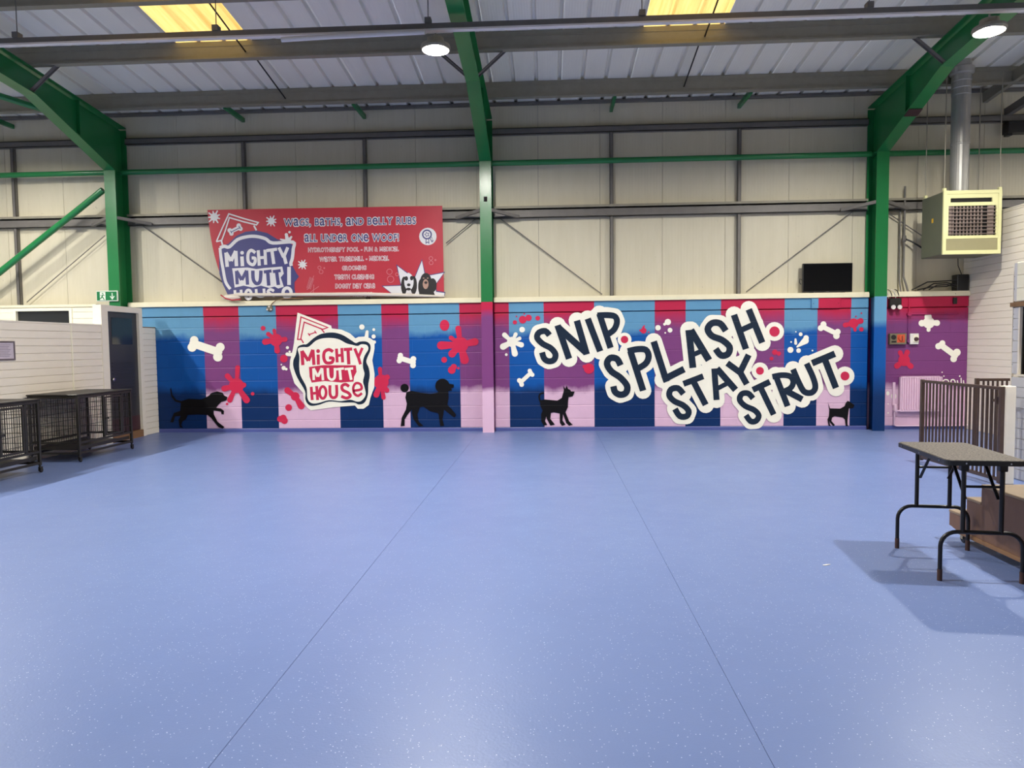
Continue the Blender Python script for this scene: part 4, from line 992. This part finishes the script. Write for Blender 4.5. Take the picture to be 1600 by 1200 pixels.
# dark unit high on the cladding at far right
a, b = on_y(1572, 191, 11.95), on_y(1640, 207, 11.95)
du = empty('black_wall_unit', (a.x, 11.96, b.z), label='long black unit mounted high on cladding at the upper right corner', cat='box')
MB().bbox(0, b.x-a.x, -.08, .09, 0, a.z-b.z, .006).build('case', M['black'], du)
MB().bbox(-.02, .06, -.09, .02, -.05, 0, .006).build('bracket', M['black'], du)

# ------------------------------------------------------------------ unit heater
HY = 10.8
a, b = on_y(1475, 300, HY), on_y(1563.5, 396, HY)
hx0, hx1, hz0, hz1 = a.x, min(b.x, XS-.06), b.z, on_y(1520, 297, HY).z
he = empty('unit_heater', ((hx0+hx1)/2, HY, hz0), label='cream fronted unit heater with louvres hanging under a steel flue', cat='heater')
HO = ((hx0+hx1)/2, HY, hz0); hw = (hx1-hx0)/2; hh = hz1-hz0
MB().bbox(-hw+.005, hw-.005, .03, .62, .005, hh-.005, .01).build('case', M['heater'], he)
fz = lambda py: (on_y(1520, py, HY).z-hz0)
MB().box(-hw, -hw+.045, 0, .03, 0, hh).box(hw-.045, hw, 0, .03, 0, hh).box(-hw+.045, hw-.045, 0, .03, 0, .055).box(-hw+.045, hw-.045, 0, .03, hh-.05, hh).build('front_frame', M['heater_cream'], he)
z1, z2, z3, z4 = .225, .27, .70, .75
MB().box(-hw+.046, hw-.046, .006, .03, z1, z2).box(-hw+.046, hw-.046, .006, .03, z3, z4).box(-hw+.046, hw-.046, .006, .03, hh-.11, hh-.051).box(-hw+.046, -hw+.10, .006, .03, z4, hh-.11).box(hw-.13, hw-.046, .006, .03, z4, hh-.11).box(-hw+.046, -hw+.075, .006, .03, z2, z3).box(hw-.075, hw-.046, .006, .03, z2, z3).build('grille_frame', M['heater_cream'], he)
MB().box(-hw+.046, hw-.046, .012, .03, .056, z1-.001).build('lower_panel', M['heater_panel'], he)
MB().box(-hw+.046, hw-.046, .026, .0295, z1, hh-.06).build('dark_inside', M['dark'], he)
for i in range(8):
    z = z2+.025+i*.052
    MB().bar((-hw+.075, .006, z), (hw-.075, .006, z), .028, .006, (0, -.4, 1)).build('louvre', M['tubeend'], he)
for i in range(9):
    x = -hw+.15+i*(2*hw-.42)/8
    MB().box(x-.012, x+.012, .021, .025, z2+.002, z3-.002).build('heat_tube', M['tubeend'], he)
MB().box(-hw+.076, -hw+.13, .021, .025, z2, z3).build('side_vane', M['tubeend'], he); MB().box(hw-.19, hw-.10, .021, .025, z2, z3).build('side_vane', M['tubeend'], he)
MB().box(-hw+.003, -hw+.0045, .28, .33, hh*.55, hh*.62).build('warning_label', M['yellow'], he)
for x in (-hw+.02, hw-.02):
    for y in (.03, .55):
        MB().tube([(x, y, hh), (x, y, roof_z(HY+y)-hz0-.27)], .008, 6).build('hanger_rod', M['galv'], he)
        MB().box(x-.02, x+.02, y-.02, y+.02, hh, hh+.04).build('rod_bracket', M['heater_cream'], he)
fx = on_y(1499.5, 250, HY+.3).x-HO[0]; ft = on_y(1499, 118, HY+.3).z-hz0
MB().lathe([(.125, hh-.005), (.125, hh+.72), (.13, hh+.725), (.13, hh+.75), (.125, hh+.755), (.125, ft-.3), (.13, ft-.29), (.125, ft-.2), (.132, ft-.19), (.126, ft-.1), (.136, ft-.09), (.13, ft)], (fx, .3, 0), 24).build('flue', M['flue'], he)
MB().lathe([(.13, ft), (.165, ft+.02), (.165, ft+.1), (.14, ft+.12)], (fx, .3, 0), 24).build('flue_collar', M['flue'], he)
MB().tube([(fx, .3, ft+.1), (fx, .3, roof_z(HY+.3)-hz0-.004)], .13, 20).build('flue_top', M['flue'], he)
gx = on_y(1522, 250, HY+.55).x
gs = empty('gas_pipe', (gx, HY+.75, hz1-.1), label='yellow brown gas pipe rising behind the heater beside the flue', cat='pipe')
MB().tube([(-.03, 0, -.2), (0, 0, .4), (.02, 0, .78)], .02, 8).build('pipe', M['gas'], gs)
MB().box(-.16, -.06, .1, .14, 0, 1.15).build('backing_board', M['wood'], gs)

# ------------------------------------------------------------------ gates by the kiosk
def gate(name, p, q, z0, z1, n, label, mid=None):
    p, q = Vector((p[0], p[1], 0)), Vector((q[0], q[1], 0)); L = (q-p).length
    g = empty(name, p, math.atan2(q.y-p.y, q.x-p.x), label=label, cat='gate', group=None)
    for x in (.022, L-.022): MB().bbox(x-.022, x+.022, -.02, .02, z0, z1, .004).build('frame_post', M['brownmetal'], g)
    MB().bbox(.044, L-.044, -.016, .016, z1-.035, z1-.003, .004).build('top_rail', M['brownmetal'], g)
    MB().bbox(.044, L-.044, -.016, .016, z0+.02, z0+.055, .004).build('bottom_rail', M['brownmetal'], g)
    me = MB().bbox(-.011, .011, -.008, .008, z0+.055, z1-.035, .003).mesh('bar', M['brownmetal'])
    st = (L-.088)/(n+1)
    for i in range(n): put('bar', me, g, (.044+st*(i+1), 0, 0))
    return g
gate('bar_gate', (4.43, 8.70), (4.46, 7.22), .02, .985, 19, 'brown metal bar gate standing open behind the grooming table')
g2 = gate('bar_fence', (5.14, 8.86), (5.98, 8.84), .02, .985, 13, 'second brown bar panel behind the open gate beside the boarded wall')
MB().bbox(.2, .62, -.02, .02, .70, .735, .004).build('latch_rail', M['brownmetal'], g2)
wp = empty('hinge_post', (4.58, 7.34, 0), label='short white timber post at the kiosk end of the bar gate', cat='post')
MB().bbox(-.05, .05, -.05, .05, 0, .985, .006).build('post', M['white_board'], wp)
for z in (.2, .8): MB().bbox(-.098, -.05, -.02, .02, z, z+.08, .003).build('hinge', M['brownmetal'], wp)
# ------------------------------------------------------------------ plywood dog steps
PX = 2.90
sp = empty('plywood_steps', (PX, 4.4, 0), label='stained plywood step platform beside the folding grooming table', cat='steps')
def P(mb, n, mt): return shift(mb, (PX, 4.4, 0)).build(n, mt, sp)
ya, yb, yc, ye = 5.27, 5.05, 4.885, 3.3
P(MB().prism([(ya-.02, .105), (ya, .105), (ya, .20), (yb+.01, .20), (yb+.01, .335), (yc+.01, .335), (yc+.01, .455), (ye, .455), (ye, .07), (ya-.18, .07)], 'x', PX, PX+.018), 'side_panel', M['ply'])
P(MB().prism([(ya-.02, .105), (ya, .105), (ya, .20), (yb+.01, .20), (yb+.01, .335), (yc+.01, .335), (yc+.01, .455), (ye, .455), (ye, .07), (ya-.18, .07)], 'x', PX+1.05, PX+1.068), 'side_panel', M['ply'])
for (y0, y1, z) in ((yb+.012, ya+.005, .201), (yc+.012, yb+.012, .336), (ye, yc+.012, .456)):
    P(MB().bbox(PX-.004, PX+1.07, y0, y1, z, z+.02, .004), 'tread', M['ply_top'])
for (y, z0, z1) in ((ya-.018, .105, .20), (yb-.008, .222, .335), (yc-.008, .357, .455)):
    P(MB().box(PX+.018, PX+1.05, y, y+.016, z0, z1), 'riser', M['ply'])
P(MB().bbox(PX-.008, PX+.0, ye, ya-.12, .072, .10, .002), 'base_rail', M['wood'])
for y in (ya-.1, 3.5):
    for x in (PX+.05, PX+1.0):
        c = P(MB().lathe([(.03, -.012), (.035, -.008), (.035, .008), (.03, .012)], (x, y, .036), 14, 'x'), 'castor', M['black'])
        shift(MB().box(x-.02, x-.014, y-.015, y+.015, .03, .07).box(x+.014, x+.02, y-.015, y+.015, .03, .07).box(x-.022, x+.022, y-.02, y+.02, .066, .07), (PX, 4.4, 0)).build('castor_fork', M['galv'], c)

# ------------------------------------------------------------------ folding grooming table
tb = empty('grooming_table', (2.605, 4.665, 0), math.radians(-6.3), label='folding grooming table with speckled rubber top and black tube legs', cat='table')
HX, HYT, TZ = .222, .405, .74
def rrect(hx, hy, r, n=5):
    o = []
    for (sx, sy, a0) in ((1, 1, 0), (-1, 1, 90), (-1, -1, 180), (1, -1, 270)):
        for i in range(n+1):
            t = math.radians(a0+90*i/n); o.append((sx*(hx-r)+r*math.cos(t), sy*(hy-r)+r*math.sin(t)))
    return o
MB().prism(rrect(HX, HYT, .045), 'z', TZ-.03, TZ-.002).build('table_edge', M['black'], tb)
MB().prism(rrect(HX-.006, HYT-.006, .04), 'z', TZ-.0019, TZ+.001).build('table_top', M['rubber'], tb)
for (x, y) in [(s*.12, e*(HYT+.001)) for s in (-1, 1) for e in (-1, 1)]+[(e*(HX+.001), s*.3) for s in (-1, 0, 1) for e in (-1, 1)]:
    MB().lathe([(.005, -.003), (.005, .003)], (x, y, TZ-.016), 8, 'y' if abs(y) > HYT else 'x').build('rivet', M['chrome'], tb)
for sy in (-1, 1):
    y = sy*.345; R = .09; zt = .30; hxw = .226
    path = [(-hxw, y, .03), (-hxw, y, zt-R)]
    for i in range(1, 7): t = PI-PI/2*i/6; path.append((-hxw+R+R*math.cos(t), y, zt-R+R*math.sin(t)))
    for i in range(0, 7): t = PI/2-PI/2*i/6; path.append((hxw-R+R*math.cos(t), y, zt-R+R*math.sin(t)))
    path += [(hxw, y, .03)]
    MB().tube(path, .0125, 10).build('leg_frame', M['blackmetal'], tb)
    for sx in (-1, 1):
        MB().tube([(sx*hxw, y, 0), (sx*hxw, y, .07)], .0145, 10).build('foot', M['rust'], tb)
        MB().tube([(sx*.105, y, zt), (sx*.105, y, TZ-.032)], .0135, 10).build('leg', M['blackmetal'], tb)
        ym = y-sy*.19
        MB().bar((sx*.09, y-sy*.01, .50), (sx*.09, ym, TZ-.04), .005, .018, (1, 0, 0)).build('folding_stay', M['blackmetal'], tb)
        MB().bbox(sx*.105-.022, sx*.105+.022, y-.02, y+.02, TZ-.07, TZ-.031, .004).build('hinge_bracket', M['blackmetal'], tb)
    MB().tube([(-.105, y-sy*.005, .575), (.105, y-sy*.005, .575)], .008, 8).build('cross_bar', M['blackmetal'], tb)

# ------------------------------------------------------------------ dog crates
def crate():
    L, Wd, z0, z1 = 1.14, .64, .135, .875
    t = empty('dog_crate', (0, 0, 0), label='dark wire dog crate on castors, nearer one cut by the photo edge', cat='crate', group='wire dog crates')
    c = M['crate']; hx, hy = Wd/2, L/2
    for sx in (-1, 1):
        for sy in (-1, 1):
            MB().bbox(sx*hx-.016, sx*hx+.016, sy*hy-.016, sy*hy+.016, .09, z1-.02, .003).build('corner_post', c, t)
    MB().bbox(-hx-.022, hx+.022, -hy-.03, hy+.03, z1-.02, z1, .005).build('top_panel', c, t)
    MB().bbox(-hx-.012, hx+.012, -hy-.012, hy+.012, z1-.055, z1-.021, .004).build('top_frame', c, t)
    for sx in (-1, 1):
        for z in (.25, .115): MB().bbox(sx*hx-.012, sx*hx+.012, -hy+.016, hy-.016, z-.014, z+.014, .003).build('side_rail', c, t)
    for sy in (-1, 1):
        for z in (.25, .115): MB().bbox(-hx+.016, hx-.016, sy*hy-.012, sy*hy+.012, z-.014, z+.014, .003).build('end_rail', c, t)
    MB().box(-hx+.02, hx-.02, -hy+.02, hy-.02, .155, .165).box(-hx+.02, -hx+.024, -hy+.02, hy-.02, .165, .2).box(hx-.024, hx-.02, -hy+.02, hy-.02, .165, .2).build('tray', M['tray'], t)
    za, zb = .264, z1-.055
    def wires(fix, at, a0, a1, pitch, hz):
        m_ = MB(); n = int((a1-a0)/pitch)
        for i in range(1, n):
            q = a0+(a1-a0)*i/n
            m_.box(*((at-.0022, at+.0022, q-.0022, q+.0022) if fix == 'x' else (q-.0022, q+.0022, at-.0022, at+.0022)), za, zb)
        for z in hz:
            m_.box(*((at-.003, at+.003, a0, a1) if fix == 'x' else (a0, a1, at-.003, at+.003)), z-.003, z+.003)
        return m_
    hz = [.35, .47, .58, .69, .76]
    tag(wires('x', -hx, -hy+.016, hy-.016, .03, hz).build('wire_panel', c, t), kind='stuff')
    # front side: wire, door in its middle
    tag(wires('x', hx, -hy+.016, -.05, .03, hz).build('wire_panel', c, t), kind='stuff')
    tag(wires('x', hx, .36, hy-.016, .03, hz).build('wire_panel', c, t), kind='stuff')
    for sy in (-1, 1): tag(wires('y', sy*hy, -hx+.016, hx-.016, .03, hz).build('wire_panel', c, t), kind='stuff')
    for y in (-.05, .36): MB().bbox(hx-.014, hx+.014, y-.014, y+.014, za, zb, .003).build('door_post', c, t)
    d = MB().bbox(hx-.006, hx+.014, -.03, .0, za+.01, zb-.01, .003).bbox(hx-.006, hx+.014, .31, .34, za+.01, zb-.01, .003).bbox(hx-.006, hx+.014, 0, .31, za+.01, za+.035, .003).bbox(hx-.006, hx+.014, 0, .31, zb-.035, zb-.01, .003).build('door', c, t)
    tag(wires('x', hx+.004, 0, .31, .03, hz).build('door_wires', c, d), kind='stuff')
    MB().bbox(hx+.014, hx+.03, -.045, .02, .5, .53, .003).build('latch', c, d)
    for sx in (-1, 1):
        for sy in (-1, 1):
            x, y = sx*hx, sy*hy
            f = MB().tube([(x, y, .09), (x, y, .07)], .012, 8).box(x-.014, x-.010, y-.012, y+.03, .02, .072).box(x+.010, x+.014, y-.012, y+.03, .02, .072).build('castor', c, t)
            MB().lathe([(.022, -.009), (.028, -.006), (.028, .006), (.022, .009)], (x, y+.018, .028), 12, 'x').build('castor_wheel', M['black'], f)
    return t
cr = crate(); cr.location = (-6.34, 7.44, 0)
c2 = copy_tree(cr); c2.location = (-6.36, 9.32, 0); c2['label'] = 'dark wire dog crate on castors standing in front of the charcoal door'
# framed notice
a, b = on_x(0, 534, XL), on_x(23, 564, XL)
y0_, y1_ = a.y-.25, b.y
nf = empty('framed_notice', (XL+.003, (y0_+y1_)/2, 1.12), label='small grey framed notice on the low white partition', cat='picture')
hwy = (y1_-y0_)/2; zt = on_x(12, 533, XL).z-1.12; zb2 = on_x(12, 563, XL).z-1.12
MB().box(0, .012, -hwy, hwy, zb2, zb2+.02).box(0, .012, -hwy, hwy, zt-.02, zt).box(0, .012, -hwy, -hwy+.02, zb2+.02, zt-.02).box(0, .012, hwy-.02, hwy, zb2+.02, zt-.02).build('frame', M['pewter'], nf)
MB().box(0, .006, -hwy+.02, hwy-.02, zb2+.02, zt-.02).build('sheet', M['paper'], nf)
g = MB()
for i in range(8):
    z = zt-.045-i*(zt-zb2-.08)/8; k = .04+.02*((i*7) % 3); g.box(.006, .0066, -hwy+.03+k, hwy-.03-k, z-.005, z)
g.build('print_lines', M['ink'], nf)

q = on_z(1291, 883, 0)
ps = empty('paper_scrap', (q.x, q.y, .0005), .3, label='tiny white scrap lying on the open floor left of the table shadow', cat='scrap')
MB().prism([(-.03, -.004), (-.01, -.009), (.02, -.004), (.034, .002), (.01, .008), (-.02, .005)], 'z', 0, .003).build('scrap', M['white_plastic'], ps)
